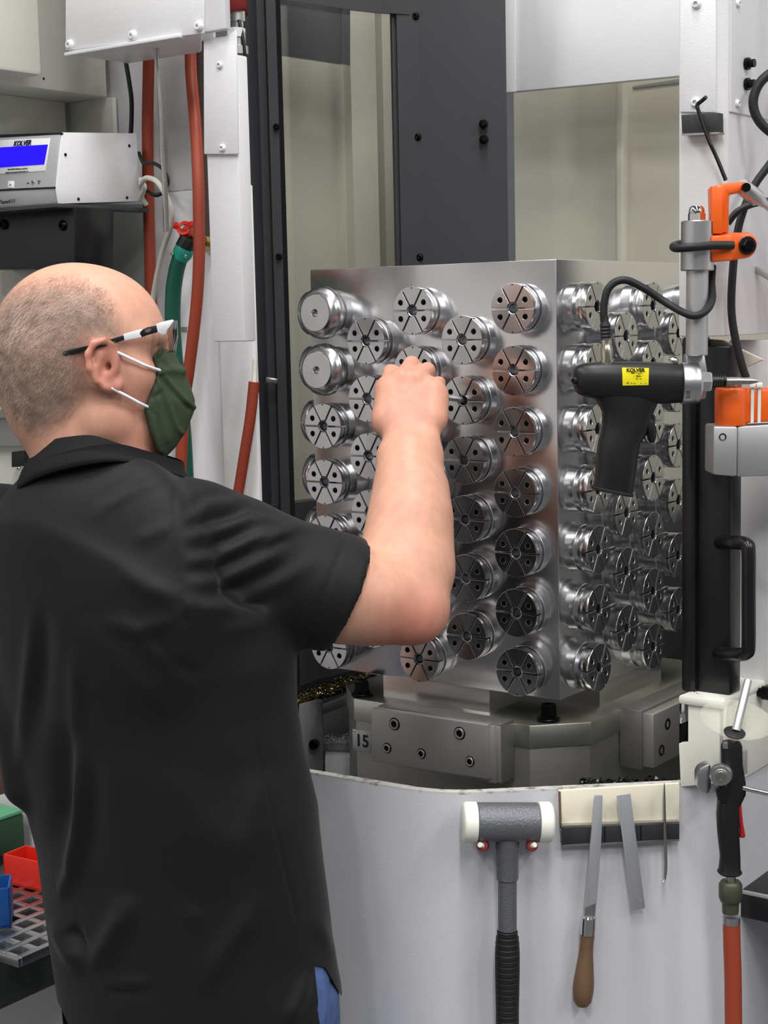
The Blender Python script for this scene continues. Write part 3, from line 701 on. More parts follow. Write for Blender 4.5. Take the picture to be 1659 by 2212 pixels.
ontofront([(17,391),(29,391),(28,406),(16,406)], .0030, .003, 'button', 'paper_white', fp)
ptext('button_print', 'esc', 22.5, 399, .003, 'ink', 0, fp)
lathe('knob', [(0,0),(0,.0028),(.003,.0022),(.003,0)], pk(73,394,.0015), fn, 'chrome', fp, 14)
ptext('key_print', 'prog', 60, 395, .0028, 'ink', 0, fp); ptext('key_print', 'down\nup', 84, 393, .0028, 'ink', 0, fp)
PFL = (sp3[4], np.array(-V))
pp = hit(1, 437, (sp3[4]-V*.006, -V)); r = U
text('note_print', 'Password:1111', pp, U, ZV, .0088, 'ink', t, .0, 'LEFT', squeeze=.62)
# cables behind it
def PB3(px, py, b): return hit(px, py, plane_b(b))
tag(tube('power_cable', [PB3(272,135,-.30), PB3(278,170,-.30), PB3(284,215,-.30), PB3(284,260,-.30), PB3(282,300,-.30)], .0036, 'black_rubber'), 'dark cable running down behind the control unit', 'cable')
tag(tube('looped_cable', [PB3(300,330,-.33), PB3(310,352,-.34), PB3(330,352,-.35), PB3(352,366,-.36), PB3(363,392,-.36), PB3(352,415,-.36), PB3(335,422,-.35), PB3(316,410,-.34), PB3(302,392,-.33)], .0028, 'black_rubber'), 'black cable coiled in a loop behind the control unit', 'cable')
tag(tube('white_cable', [PB3(304,398,-.36), PB3(316,385,-.37), PB3(338,392,-.38), PB3(356,418,-.38), PB3(371,455,-.37), PB3(368,490,-.36), PB3(352,540,-.35), PB3(340,590,-.34), PB3(331,640,-.33), PB3(327,663,-.33)], .0042, 'white_cord'), 'off-white cable drooping past the steel antenna rod', 'cable')
tag(tube('white_cable', [PB3(304,388,-.34), PB3(312,405,-.35), PB3(306,425,-.34), PB3(316,442,-.33)], .0040, 'white_cord'), 'short off-white cable end tucked under the control unit', 'cable')
t = thing('antenna_rod', 'thin telescopic steel rod hanging from the overhead box', 'rod', PB3(365,500,-.40))
def seg(x0,y0,x1,y1,r,b0=-.40,b1=-.40): cyl('section', PB3(x0,y0,b0), PB3(x1,y1,b1), r, 'steel', t, 14, .0004)
seg(338,116,344,204,.0026); seg(344,203,351,326,.0031); seg(351,325,356,394,.0036); seg(356,393,360,500,.0042)
bm = bmesh.new(); lathe_bm([(0,0),(0,.005),(.010,.005),(.014,.0028),(.014,0)], PB3(338,98,-.40), PB3(339,116,-.40)-PB3(338,98,-.40), 14, bm); put('top_socket', bm, 'alu_matt', t)

# hoses
tag(tube('air_hose', [PB3(322,60,-.30), PB3(321,140,-.30), PB3(319,260,-.30), PB3(320,400,-.30), PB3(323,520,-.30), PB3(326,640,-.30), PB3(330,760,-.30), PB3(338,900,-.30), PB3(344,1100,-.30), PB3(350,1500,-.30)], .0092, 'red_hose', None, 16), 'red rubber air hose hanging behind the antenna rod and the man', 'hose')
tag(tube('air_hose', [PB3(411,60,-.295), PB3(412,140,-.30), PB3(416,200,-.315), PB3(423,280,-.340), PB3(428,380,-.360), PB3(430,480,-.366), PB3(430,560,-.368), PB3(426,640,-.368), PB3(418,720,-.368), PB3(408,800,-.368), PB3(398,880,-.368), PB3(388,1100,-.368), PB3(384,1500,-.368)], .0090, 'red_hose', None, 16), 'red rubber air hose passing in front of the brass valve', 'hose')
tag(tube('pipe_insulation', [PB3(434,90,-.262), PB3(436,200,-.262), PB3(438,330,-.262), PB3(442,480,-.262), PB3(446,530,-.262)], .0105, 'foam_brown', None, 12), 'dark brown foam covered pipe between the red hose and the column', 'pipe')
t = thing('hanging_hose', 'brown red hose with a clear fitting slanting down beside the dark pillar', 'hose', PB3(520,1050,-.28))
tube('hose', [PB3(549,825,-.275), PB3(541,900,-.278), PB3(530,970,-.28), PB3(518,1045,-.282), PB3(504,1130,-.285), PB3(490,1300,-.29), PB3(484,1500,-.29)], .0085, 'red_hose', t, 16)
tube('clear_fitting', [PB3(551,776,-.27), PB3(550,805,-.272), PB3(549,828,-.275)], .004, 'white_cord', t, 12)
t = thing('garden_valve', 'brass ball valve with a red butterfly handle above the green hose', 'valve', PB3(430,520,-.30))
p0 = PB3(450,527,-.285); p1 = PB3(400,514,-.33)
lathe('brass_body', [(0,0),(0,.011),(.012,.011),(.012,.0085),(.022,.0085),(.024,.0125),(.030,.0125),(.032,.009),(.046,.009),(.046,0)], p0, p1-p0, 'brass', t, 20)
lathe('stem', [(0,0),(0,.007),(.016,.007),(.016,0)], PB3(415,510,-.325), PB3(395,492,-.345)-PB3(415,510,-.325), 'brass', t, 16)
hb = lathe('red_handle', [(0,0),(0,.011),(.003,.0125),(.013,.0115),(.013,.006),(.010,.006),(.010,0)], PB3(404,500,-.335), PB3(393,488,-.352)-PB3(404,500,-.335), 'red_plastic', t, 24)
prw = lambda pix, nm: plate(nm, pix, plane_b(-.350), .008, 'red_plastic', hb, .001)
prw([(366,480),(376,479),(386,489),(384,497),(376,494),(368,490)], 'handle_wing'); prw([(404,480),(412,477),(416,487),(410,492),(402,488)], 'handle_wing')
lathe('handle_screw', [(0,0),(0,.004),(.002,.003),(.002,0)], PB3(394,490,-.352), PB3(393,488,-.352)-PB3(404,500,-.335), 'chrome', hb, 14)
bm = bmesh.new(); q0 = PB3(409,514,-.335); q1 = PB3(400,532,-.338); lathe_bm([(0,0),(0,.0135),(.004,.0145),(.017,.0148),(.017,0)], q0, q1-q0, 12, bm); put('black_coupling', bm, 'black_plastic', t, 20)
t = thing('garden_hose', 'green garden hose with a teal clamp collar hanging behind the man', 'hose', PB3(395,700,-.34))
g0 = PB3(402,530,-.337); g1 = PB3(385,568,-.342)
lathe('teal_collar', [(0,0),(0,.0130),(.006,.0150),(.014,.0155),(.022,.0125),(.024,.0125)], g0, g1-g0, 'teal_plastic', t, 18)
for x, y in [(372,549),(400,553)]: screw_head('collar_screw', PB3(x,y,-.356), -V, .0028, 'chrome', t)
tube('hose', [PB3(389,556,-.341), PB3(380,590,-.342), PB3(374,640,-.342), PB3(374,720,-.342), PB3(383,820,-.342), PB3(393,900,-.342), PB3(399,980,-.342), PB3(404,1120,-.342), PB3(410,1500,-.342)], .0122, 'green_hose', t, 18)

# ------------------------------------------------------------------ articulated holder and pistol driver (right)
DY = 1.885
def D(px, py, dy=0): return PY(px, py, DY+dy)
t = thing('pistol_screwdriver', 'black pistol-grip electric screwdriver with a yellow label hanging before the block', 'screwdriver', D(1330,1065))
def loft(name, rings, mat, parent, seg=24, sq=2.6, lvl=1):
    """rings: (centre px, py, half-height px, half-depth m, axis) cross-sections of a moulded body"""
    bm = bmesh.new(); RR = []
    for c, h, w, up in rings:
        c = np.asarray(c); up = np.asarray(up); up = up/np.linalg.norm(up); dp = np.array([0, 1.0, 0]); dp = dp-up*np.dot(dp, up); dp /= np.linalg.norm(dp); rr = []
        for k in range(seg):
            a = 2*math.pi*k/seg; ca, sa = math.cos(a), math.sin(a)
            rr.append(bm.verts.new(V3(c+up*(h*math.copysign(abs(ca)**(2/sq), ca))+dp*(w*math.copysign(abs(sa)**(2/sq), sa)))))
        RR.append(rr)
    for A, B in zip(RR, RR[1:]):
        for k in range(seg): bm.faces.new((A[k], A[(k+1) % seg], B[(k+1) % seg], B[k]))
    bm.faces.new(RR[0][::-1]); bm.faces.new(RR[-1])
    return put(name, bm, mat, parent, 50)
px1 = DY/F_PX
def ring(x, yt, yb, w, up=(0,0,1)): return (D(x, (yt+yb)/2), (yb-yt)/2*px1, w, up)
loft('motor_housing', [ring(1237,812,824,.004), ring(1240,798,838,.010), ring(1247,790,850,.015), ring(1260,785,856,.0185), ring(1285,782,862,.0205), ring(1330,781,866,.021), ring(1380,781,870,.021), ring(1405,782,872,.0205), ring(1440,784,872,.0195), ring(1470,786,870,.019), ring(1477,789,868,.018)], 'black_plastic', t)
def gring(xl, xr, y, w, tilt=0):
    c = D((xl+xr)/2, y); return (c, (xr-xl)/2*px1, w, D(xr, y+tilt)-D(xl, y-tilt))
loft('grip', [gring(1275,1430,850,.017), gring(1292,1420,872,.0175), gring(1300,1412,890,.017), gring(1300,1406,915,.017), gring(1298,1398,935,.0175,2), gring(1292,1382,955,.0185,3), gring(1288,1378,985,.019,4), gring(1286,1374,1015,.019,5), gring(1284,1370,1040,.018,6), gring(1280,1368,1056,.0175,8)], 'black_plastic', t, 28, 2.4)
loft('grip_base', [gring(1276,1368,1056,.019,9), gring(1274,1370,1060,.0195,9), gring(1276,1368,1064,.019,9)], 'black_rubber', t, 28, 2.6)
loft('trigger', [(D(1394,905,-.001), .008, .009, (0,0,1)), (D(1404,925,-.001), .014, .010, (.2,0,1)), (D(1410,940,-.001), .010, .008, (.4,0,1)), (D(1414,950,-.001), .004, .004, (.4,0,1))], 'black_plastic', t)
lb = put('label_plate', prism(bmesh.new(), [D(x, y, -.0212) for x, y in [(1344,794),(1402,795),(1401,832),(1345,833)]], np.array([0,.002,0]), .0002), 'yellow_label', t)
def dtext(nm, s, x, y, size, bold=0): return text(nm, s, D(x, y, -.0216), CR, CU, size, 'ink', lb, bold)
dtext('maker_lettering', 'KOLVER', 1373, 799.5, .0058, .0002)
bm = bmesh.new()
for k in range(44):                                   # rubbed-off print: only smudges are left
    x, y = rng.choice([(rng.gauss(1374,9),806+rng.gauss(0,.6)), (rng.gauss(1377,4),812+rng.gauss(0,2)), (rng.gauss(1376,5),818+rng.gauss(0,2)), (rng.uniform(1351,1398),827+rng.gauss(0,1.2))]); w_, h_ = rng.uniform(.4,2.2), rng.uniform(.3,1.0)
    prism(bm, [D(x-w_,y,-.0216), D(x,y-h_,-.0216), D(x+w_,y+.3,-.0216), D(x,y+h_,-.0216)], np.array([0,.0004,0]))
put('worn_print', bm, 'ink', lb, 0)
screw_head('end_screw', D(1241,822,-.012), (-.7,-1,0), .004, 'ink', t); screw_head('top_clip', D(1455,779,-.002), (.3,-.4,1), .006, 'steel', t)
ax = D(1600,826)-D(1480,826)
lathe('nose_ring', [(0,0),(0,.0240),(.001,.0245),(.0155,.0238),(.0155,.0225),(.018,.0225),(.018,0)], D(1471,828), ax, 'alu_satin', t, 40)
bm = bmesh.new()
for k in range(6):
    x0, y0 = 1482+k*2.0, 844+k*2.2
for k in range(5): prism(bm, [D(1482,845+k*3.4,-.0236+k*.0012), D(1491,844.5+k*3.4,-.0236+k*.0012), D(1491,846+k*3.4,-.0236+k*.0012), D(1482,846.5+k*3.4,-.0236+k*.0012)], np.array([0,.001,0]))
put('torque_scale', bm, 'ink', t, 0)
lathe('adjust_collar', [(0,0),(0,.0232),(.002,.0236),(.007,.0236),(.0095,.0215),(.0095,0)], D(1494,828), ax, 'alu_satin', t, 40)
bm = lathe_bm([(0,0),(0,.0128),(.0145,.0128),(.0165,.0112),(.0165,0)], D(1505,824,-.004), ax, 6); put('hex_nut', bm, 'aluminium', t, 20)
lathe('bit_chuck', [(0,0),(0,.0062),(.016,.0062),(.016,.0048),(.034,.0048),(.036,.0042),(.048,.0040),(.056,.0018),(.056,0)], D(1533,823,-.006), ax, 'steel', t, 18)
bm = bmesh.new()
for k in range(6):
    p = D(1537+k*5.2, 822.5, -.006); tube_bm([p+np.array([0, .0072*math.cos(a), .0072*math.sin(a)])+np.array([.0027*a/6.28, 0, 0]) for a in np.linspace(0, 6.28, 15)], .0011, 6, 1, bm, False)
put('spring', bm, 'steel_dark', t)
lathe('cable_plug', [(0,0),(0,.0088),(.003,.0088),(.003,.0072),(.017,.0072),(.019,.0062),(.028,.0060),(.028,0)], D(1311,783), (-.02,0,1), 'plug_nickel', t, 20)
bm = bmesh.new()
lathe_bm([(0,0),(0,.0066)]+[(.002*k+.002, .0066 if k % 2 else .0056) for k in range(8)]+[(.022,.0045),(.028,.0042),(.028,0)], D(1309,734), (-.05,0,1), 16, bm); put('strain_relief', bm, 'black_rubber', t)
tag(tube('driver_cable', [D(1307,706), D(1304,680), D(1306,650), D(1314,624), D(1332,608), D(1356,606), D(1390,622), D(1430,648), D(1470,672,-.012), D(1500,682,-.0195), D(1524,672,-.0165), D(1538,648,-.006), D(1537,610,.012), D(1539,575,.0235)], .0045, 'black_rubber', None, 14), 'black driver cable arching over the collets to the aluminium post', 'cable')

t = thing('articulated_tool_holder', 'orange jointed tool arm with an aluminium post and clamp holding the screwdriver', 'tool arm', D(1540,1030))
HX = 1506
lathe('swivel_barrel', cyl_prof((585-480)*px1, .0192, .001), D(HX,585), (.012,0,1), 'alu_satin', t, 40)
lathe('hanger_post', cyl_prof((768-582)*px1, .0128, .001), D(1505,768), (.006,0,1), 'alu_matt', t, 32)
bm = lathe_bm([(0,0),(0,.0106),(.011,.0106),(.012,.0098)], D(1505,482), (.01,0,1), 6); put('lock_nut', bm, 'chrome', t, 20)
lathe('nut_dome', [(.0,.0095),(.003,.0092),(.007,.0082),(.009,.006),(.009,0)], D(1505,462), (.01,0,1), 'chrome', t, 24)
plate('clamp_lug', [(1481,765),(1523,765),(1530,810),(1526,862),(1494,866),(1480,800)], plane_y(DY+.008), .018, 'alu_satin', t, .003)
PO = plane_y(DY-.012)
ob = plate('upper_bracket', [(1538,402),(1563,396),(1602,392),(1615,393),(1622,404),(1612,413),(1576,420),(1575,502),(1541,505)], PO, .028, 'orange_paint', t, .003)
plate('bracket_cheek', [(1537,401),(1560,403),(1562,505),(1540,505)], plane_y(DY-.0145), .01, 'orange_paint', t, .0015)
lathe('pivot_bolt', [(0,0),(0,.0055),(.004,.005),(.004,0)], PY(1611,405,DY-.0125), (0,-1,0), 'black_oxide', ob, 16)
lowb = plate('lower_bracket', [(1537,508),(1545,504),(1576,502),(1620,502),(1632,510),(1637,526),(1632,545),(1620,556),(1585,562),(1540,566),(1536,556)], plane_y(DY-.008), .034, 'orange_paint', t, .004)
plate('bracket_face', [(1536,509),(1582,506),(1584,562),(1538,566)], plane_y(DY-.016), .012, 'orange_paint', t, .0025)
lathe('pivot_washer', cyl_prof(.002,.0105,.0004), PY(1614,530,DY-.0085), (.1,-1,0), 'steel_dark', lowb, 20)
bm = lathe_bm([(0,0),(0,.0078),(.007,.0078),(.008,.006),(.008,0)], PY(1615,530,DY-.0105), (.1,-1,0), 6); put('pivot_nut', bm, 'black_oxide', lowb, 20)
tag(tube('cable_ring', [D(1583,530,-.018), D(1540,530,-.026), D(1490,534,-.030), D(1464,536,-.020), D(1455,533,-.004), D(1468,528,.014), D(1506,526,.024), D(1545,527,.022)], .0050, 'black_rubber', None, 14), 'black cable wrapped once around the aluminium barrel of the arm', 'cable')
lathe('gas_strut', [(0,0),(0,.009),(.002,.0098),(.030,.0098),(.032,.006),(.040,.006),(.046,.0045),(.060,.0045),(.060,0)], PY(1601,402,DY+.004), PY(1659,446,DY+.03)-PY(1601,402,DY+.004), 'alu_satin', t, 24)
PLB = plane_y(DY+.016)
lathe('elbow_cap', [(0,0),(0,.0185),(.002,.0195),(.042,.0195),(.0445,.018),(.0445,0)], PY(1579,918,DY+.03), (.006,0,1), 'orange_paint', t, 40)
plate('lower_arm', [(1580,842),(2000,826),(2000,890),(1580,916)], plane_y(DY+.018), .03, 'orange_paint', t, .004)
for x in (1626, 1641):
    zt_ = plate('zip_tie', [(x-3.5,834),(x+3.5,834),(x+2,913),(x-4.5,914)], plane_y(DY+.0165), .001, 'nylon_white', t, 0)
    plate('tie_head', [(x-6,828),(x+7,826),(x+7,837),(x-6,838)], plane_y(DY+.013), .008, 'nylon_white', zt_, .001)
ext = plate('arm_extrusion', [(1541,920),(1594,921),(1592,1030),(1540,1026)], plane_y(DY+.008), .05, 'alu_matt', t, .003)
plate('extrusion_side', [(1593,921),(2000,898),(2000,1020),(1592,1030)], plane_y(DY+.014), .03, 'alu_matt', t, .002)
lathe('threaded_hole_shade', [(0,.0042),(.0004,.0046),(.0008,.0042),(.0004,.0030),(-.0005,.0028),(-.0005,0)], PY(1561,944,DY+.008), (0,-1,0), 'steel_dark', ext, 18)  # raised ring, coloured dark for the shade inside a hole
lathe('pin_nut', [(0,0),(0,.009),(.004,.009),(.004,.007),(.010,.007),(.010,0)], PY(1578,834,DY+.03), (0,0,1), 'plug_nickel', t, 12)
tag(tube('arm_cable', [PY(1612,816,DY+.05), PY(1603,790,DY+.05), PY(1588,730,DY+.05), PY(1580,670,DY+.05), PY(1582,600,DY+.05), PY(1590,520,DY+.055), PY(1604,460,DY+.06), PY(1630,400,DY+.06), PY(1680,330,DY+.06), PY(1760,200,DY+.06), PY(1820,0,DY+.06), PY(1850,-300,DY+.06)], .0048, 'black_rubber', None, 14), 'black cable running down along the white column to the lower arm', 'cable')
tag(tube('strut_cable', [PY(1572,482,DY+.045), PY(1592,458,DY+.046), PY(1620,443,DY+.048), PY(1650,436,DY+.052), PY(1690,432,DY+.056), PY(1780,450,DY+.054), PY(1860,520,DY+.050), PY(1920,660,DY+.045), PY(1950,838,DY+.036)], .0042, 'black_rubber', None, 14), 'black cable curving behind the orange bracket', 'cable')
tag(tube('wall_cable', [PY(1900,-300,1.97), PY(1850,0,1.97), PY(1780,110,1.97), PY(1700,140,1.97), PY(1659,162,1.97), PY(1636,188,1.97), PY(1627,222,1.97), PY(1636,255,1.97), PY(1660,282,1.97), PY(1710,316,1.97), PY(1790,400,1.97), PY(1830,560,1.97), PY(1840,800,1.97)], .0058, 'black_rubber', None, 14), 'thick black cable looping on the bluish side panel', 'cable')

# magnet bar with the bent key on the column
PCm = plane_b(-.345)
t = thing('magnet_bar', 'short black magnet bar stuck on the white column under the plate', 'magnet bar', hit(1512,290,PCm))
plate('magnet', [(1471,248),(1552,243),(1553,287),(1473,292)], PCm, .014, 'magnet_black', t, .001)
plate('steel_lip', [(1472,289),(1553,285),(1553,289),(1473,293)], plane_b(-.347), .016, 'steel', t, 0)
KP = lambda x, y, d=0: PY(x, y, float(hit(1530,270,PCm)[1])-.004-d)
tag(tube('hex_key', [KP(1525,210,.012), KP(1517,217,.006), KP(1509,223,.001), KP(1506,228), KP(1509,240), KP(1530,300), KP(1550,345), KP(1568,390)], .0026, 'steel_dark', None, 6, 5), 'long bent black hex key held on the short magnet bar', 'hex key')

# ------------------------------------------------------------------ tools hung on the apron
def A(px, py, out=0): return hit(px, py, (AP_R[0]+AP_R[1]*out, AP_R[1]))
PA0 = lambda out: (AP_R[0]+AP_R[1]*out, AP_R[1])
nA = AP_R[1]; tA = np.array([dirR[0], dirR[1], 0])
t = thing('hammer', 'grey soft-face hammer with white nylon faces hanging on two red pegs', 'hammer', A(1095,2212))
hc = A(1096,1776,.034); hl_ = A(1150,1776,.034)-A(1043,1776,.034); hax = hl_/np.linalg.norm(hl_); s1 = np.linalg.norm(hl_)
lathe('head', [(-.0672,0),(-.0672,.0215),(-.0655,.0240),(.0,.0246),(.0655,.0240),(.0672,.0215),(.0672,0)] if False else [(-s1*.62,0),(-s1*.62,.0232),(-s1*.60,.0244),(s1*.60,.0244),(s1*.62,.0232),(s1*.62,0)], hc, hax, 'hammer_paint', t, 48)
for sgn in (-1, 1): lathe('nylon_face', [(0,0),(0,.0225),(.001,.0250),(.0135,.0254),(.0165,.0240),(.0180,.0215),(.0180,0)], hc+hax*sgn*s1*.615, hax*sgn, 'nylon_white', t, 40)
lathe('neck', [(-.012,.016),(.016,.0146),(.020,.0138),(.058,.0138),(.0585,.0118),(.124,.0118)], A(1096,1800,.034), A(1096,2212,.034)-A(1096,1800,.034), 'hammer_paint', t, 32)
prof = []
gl = 25
for k in range(gl):
    y = k*.0072; r = .0130 if y < .004 else (.0136+.0020*math.sin(min(1, y/.03)*math.pi/2) if y < .05 else .0156-.0010*min(1, (y-.05)/.05))
    prof += [(y, r*.94), (y+.0008, r), (y+.0060, r), (y+.0068, r*.94)]
lathe('rubber_grip', [(0,0)]+prof+[(gl*.0072,0)], A(1096,2010,.034), A(1096,2212,.034)-A(1096,2010,.034), 'black_rubber', t, 32)
for x in (1042, 1150):
    w = 'left' if x < 1100 else 'right'
    s = thing('hammer_peg', 'red rubber sleeved peg under the hammer head beside the '+('apron fold' if x < 1100 else 'tool card'), 'peg', A(x,1830), 'pegs carrying the hammer')
    cyl('sleeve', A(x+(-2 if x > 1100 else 3),1826,0), A(x,1827,.050), .0070, 'red_dark', s, 18); cyl('steel_tip', A(x,1827,.048), A(x+(-6 if x < 1100 else 6),1825,.054), .0034, 'nylon_white', s, 14)
t = thing('tool_card', 'cream plastic card with a split black magnet strip holding small tools', 'tool holder', A(1340,1825))
plate('card', [(1207,1708),(1468,1692),(1468,1785),(1212,1797)], PA0(.006), .006, 'card_cream', t, .001)
plate('rust_edge', [(1207,1710),(1211,1710),(1214,1790),(1210,1790)], PA0(.0068), .004, 'wood_handle', t, 0)
for x0, x1, y0, y1 in [(1215,1306,1788,1784),(1307,1384,1784,1781),(1385.5,1468,1781,1778)]: plate('magnet_segment', [(x0,y0),(x1,y1),(x1,y1+37),(x0,y0+39)], PA0(.014), .014, 'magnet_black', t, .001)
plate('steel_lip', [(1214,1783),(1468,1774),(1468,1780),(1214,1789)], PA0(.0145), .012, 'steel', t, .0008)
plate('steel_lip', [(1217,1825),(1468,1813),(1468,1817),(1217,1829)], PA0(.0145), .012, 'steel', t, .0005)
t = thing('hand_file', 'flat steel file with a brown wooden handle on the magnet strip', 'file', A(1262,2175))
plate('blade', [(1285,1720),(1302,1719),(1300,1800),(1297,1850),(1287,1975),(1282,1995),(1264,1995),(1262,1960),(1274,1840)], PA0(.0205), .005, 'tool_steel', t, .0007)
plate('tang', [(1264,1960),(1287,1950),(1284,1990),(1281,2012),(1269,2012),(1262,1990)], PA0(.0208), .004, 'steel', t, .0005)
d = A(1260,2170,.017)-A(1272,1985,.017)
lathe('ferrule', [(0,0),(0,.007),(.002,.0098),(.014,.0102),(.024,.0100),(.024,0)], A(1272,1978,.018), d, 'chrome', t, 24)
L_ = np.linalg.norm(A(1257,2176,.018)-A(1269,2018,.018))
lathe('wood_handle', [(0,0),(0,.0092),(.012,.0085),(.026,.0090),(.045,.0112),(.062,.0130),(.075,.0134),(L_-.008,.0115),(L_-.002,.0075),(L_,0)], A(1269,2017,.018), A(1257,2176,.018)-A(1269,2018,.018), 'wood_handle', t, 28)
t = thing('steel_strip', 'short flat grey steel strip stuck slanting on the magnet strip', 'metal strip', A(1380,1965))
rb = plate('blade', [(1333,1719),(1362,1715),(1394,1962),(1366,1967)], PA0(.0165), .0012, 'tool_steel', t, .0002)
plate('bright_edge', [(1332,1720),(1337,1718.5),(1371,1966),(1366,1967)], PA0(.0169), .0012, 'stamp_light', t, .0002)
text('stamp', 'C', A(1384,1946,.0167), tA+ZV*.1, ZV, .0062, 'stamp_light', rb, 0)
tag(tube('scriber', [A(1435,1692,.019), A(1435,1720,.019), A(1436,1790,.019), A(1438,1850,.019), A(1438,1880,.019), A(1436,1898,.019), A(1432,1908,.022)], lambda s: .0005+.0017*math.sin(min(1, max(0, s))*math.pi)**.7, 'steel', None, 10, 5), 'thin pointed scriber with a hooked tip on the magnet strip', 'scriber')

# ------------------------------------------------------------------ air blow gun
GY = 1.865
def G(px, py, d=0): return PY(px, py, GY+d)
gpx = GY/F_PX
t = thing('blow_gun', 'black air blow gun with a clear splash cone and red trigger', 'blow gun', G(1580,1990))
lathe('nozzle', [(0,0),(0,.0052),(.062,.0046),(.064,.0036),(.064,0)], G(1590,1578), G(1614,1478,.02)-G(1590,1578), 'alu_matt', t, 18)
cone_ax = np.array([.08,-.33,.94])
lathe('splash_cone', [(-.002,.008),(.003,.018),(.009,.030),(.015,.038),(.020,.0432)], G(1586,1584), cone_ax, 'splash_plastic', t, 48)
lathe('cone_seat', [(0,0),(0,.012),(.003,.013),(.005,.009),(.005,0)], G(1586,1586), cone_ax, 'black_rubber', t, 24)
lathe('nozzle_nut', [(0,0),(0,.0062),(.012,.0062),(.012,0)], G(1583,1608), cone_ax, 'plug_nickel', t, 6)
loft('valve_body', [(G(1580,1602), .0105, .010, CR), (G(1580,1612), .0125, .0115, CR), (G(1581,1650), .0125, .012, CR), (G(1583,1690), .0150, .013, CR), (G(1585,1715), .0140, .013, CR), (G(1578,1735), .0125, .0125, CR)], 'black_plastic', t, 24, 2.4)
plate('body_highlight', [(1563,1604),(1572,1603),(1574,1618),(1563,1618)], plane_y(GY-.0125), .006, 'alu_satin', t, .001)  # pale metal plate put on the black body as a highlight
loft('grip', [(G(1572,1730), .0125, .013, CR), (G(1572,1760), .0135, .0145, CR), (G(1573,1800), .0128, .014, CR), (G(1577,1850), .0120, .0132, CR), (G(1576,1876), .0128, .0138, CR), (G(1576,1883), .0148, .0150, CR), (G(1576,1887), .0130, .013, CR)], 'black_plastic', t, 24, 2.4)
plate('finger_guard', [(1545,1705),(1565,1694),(1575,1697),(1582,1722),(1566,1740),(1552,1732)], plane_y(GY-.012), .01, 'black_paint', t, .003)
plate('red_trigger', [(1592,1698),(1599,1706),(1606,1780),(1611,1806),(1609,1811),(1598,1811),(1600,1800),(1596,1760)], plane_y(GY-.004), .010, 'red_trigger', t, .002)
kn = lathe('adjust_knob', [(0,0),(0,.0128),(.002,.0136),(.009,.0136),(.012,.0118),(.012,.0085),(.014,.0080),(.014,0)], G(1558,1670,-.010), (-.25,-1,0), 'alu_satin', t, 32)
lathe('knob_screw', [(.014,0),(.014,.0066),(.018,.0062),(.018,.0036),(.0155,.0034),(.0155,0)], G(1558,1670,-.010), (-.25,-1,0), 'plug_nickel', kn, 20)
s = thing('gun_hook', 'rounded steel hook bracket carrying the blow gun on the guard', 'hook', G(1528,1700,.02))
plate('hook_plate', [(1512,1660),(1530,1650),(1536,1655),(1537,1700),(1530,1716),(1515,1712),(1506,1700),(1506,1672)], plane_y(GY+.012), .02, 'alu_satin', s, .005)
plate('back_plate', [(1592,1625),(1615,1620),(1615,1672),(1592,1678)], plane_y(GY+.03), .03, 'grey_paint', s, .001)
cyl('lever_rod', G(1592,1699,-.006), G(1670,1717,-.02), .0032, 'chrome', t, 16)
lathe('swivel', [(0,0),(0,.0062),(.010,.0062),(.010,.0048),(.018,.0048),(.018,0)], G(1578,1886), (0,0,-1), 'plug_nickel', t, 20)
lathe('quick_coupling', [(0,0),(0,.0115),(.004,.0140),(.020,.0142),(.026,.0118),(.027,.0105),(.040,.0098),(.040,0)], G(1578,1903), (0,0,-1), 'olive_metal', t, 28)
lathe('hose_clamp', [(0,0),(0,.0108),(.009,.0108),(.009,0)], G(1580,1979), (0,0,-1), 'alu_satin', t, 20)
tag(tube('air_hose', [G(1580,1990), G(1581,2040), G(1583,2100), G(1584,2180), G(1585,2300), G(1586,2700), G(1586,3600), np.array([G(1586,3600)[0],GY,.03])], .0105, 'red_hose', None, 18), 'red rubber air hose hanging straight down from the blow gun', 'hose')

# ------------------------------------------------------------------ bench at the left
bq = PY(80, 2010, 2.30); bz = float(bq[2]); ba = float(np.dot(bq-O, U))
t = thing('work_bench', 'dark grey work bench with a rounded edge beside the man', 'bench', W(ba-.3, -.6, 0))
mbox('top', ba-.7, ba, -1.3, -.40, bz-.10, bz-.004, 'bench_grey', t, .012)
mbox('leg', ba-.06, ba-.01, -.50, -.45, 0, bz-.10, 'white_paint', t); mbox('leg', ba-.66, ba-.61, -.50, -.45, 0, bz-.10, 'white_paint', t)
mbox('leg', ba-.06, ba-.01, -1.28, -1.23, 0, bz-.10, 'white_paint', t); mbox('leg', ba-.66, ba-.61, -1.28, -1.23, 0, bz-.10, 'white_paint', t)
mbox('back_panel', ba-.7, ba-.005, -.46, -.44, .1, bz-.10, 'white_paint', t)
def B(px, py, z=0): return PZ(px, py, bz+z)
t = thing('perforated_tray', 'silver perforated metal tray on the grey bench', 'tray', B(60,1980))
bm = bmesh.new()
bars = [((14,1958),(95,1972)), ((14,1985),(95,1990)), ((14,2012),(95,1996))]
o1 = B(40,1985); e1 = U*.30; e2 = V*.30
for k in range(9):
    c = o1-U*.14+U*.035*k; prism(bm, [c-V*.12-U*.006, c-V*.12+U*.006, c+V*.14+U*.006, c+V*.14-U*.006], ZV*.014, .001)
for k in range(8):
    c = o1-V*.12+V*.036*k; prism(bm, [c-U*.145-V*.006, c+U*.145-V*.006, c+U*.145+V*.006, c-U*.145+V*.006], ZV*.013, .001)
put('grid', bm, 'alu_satin', t)
prc = o1+V*.145
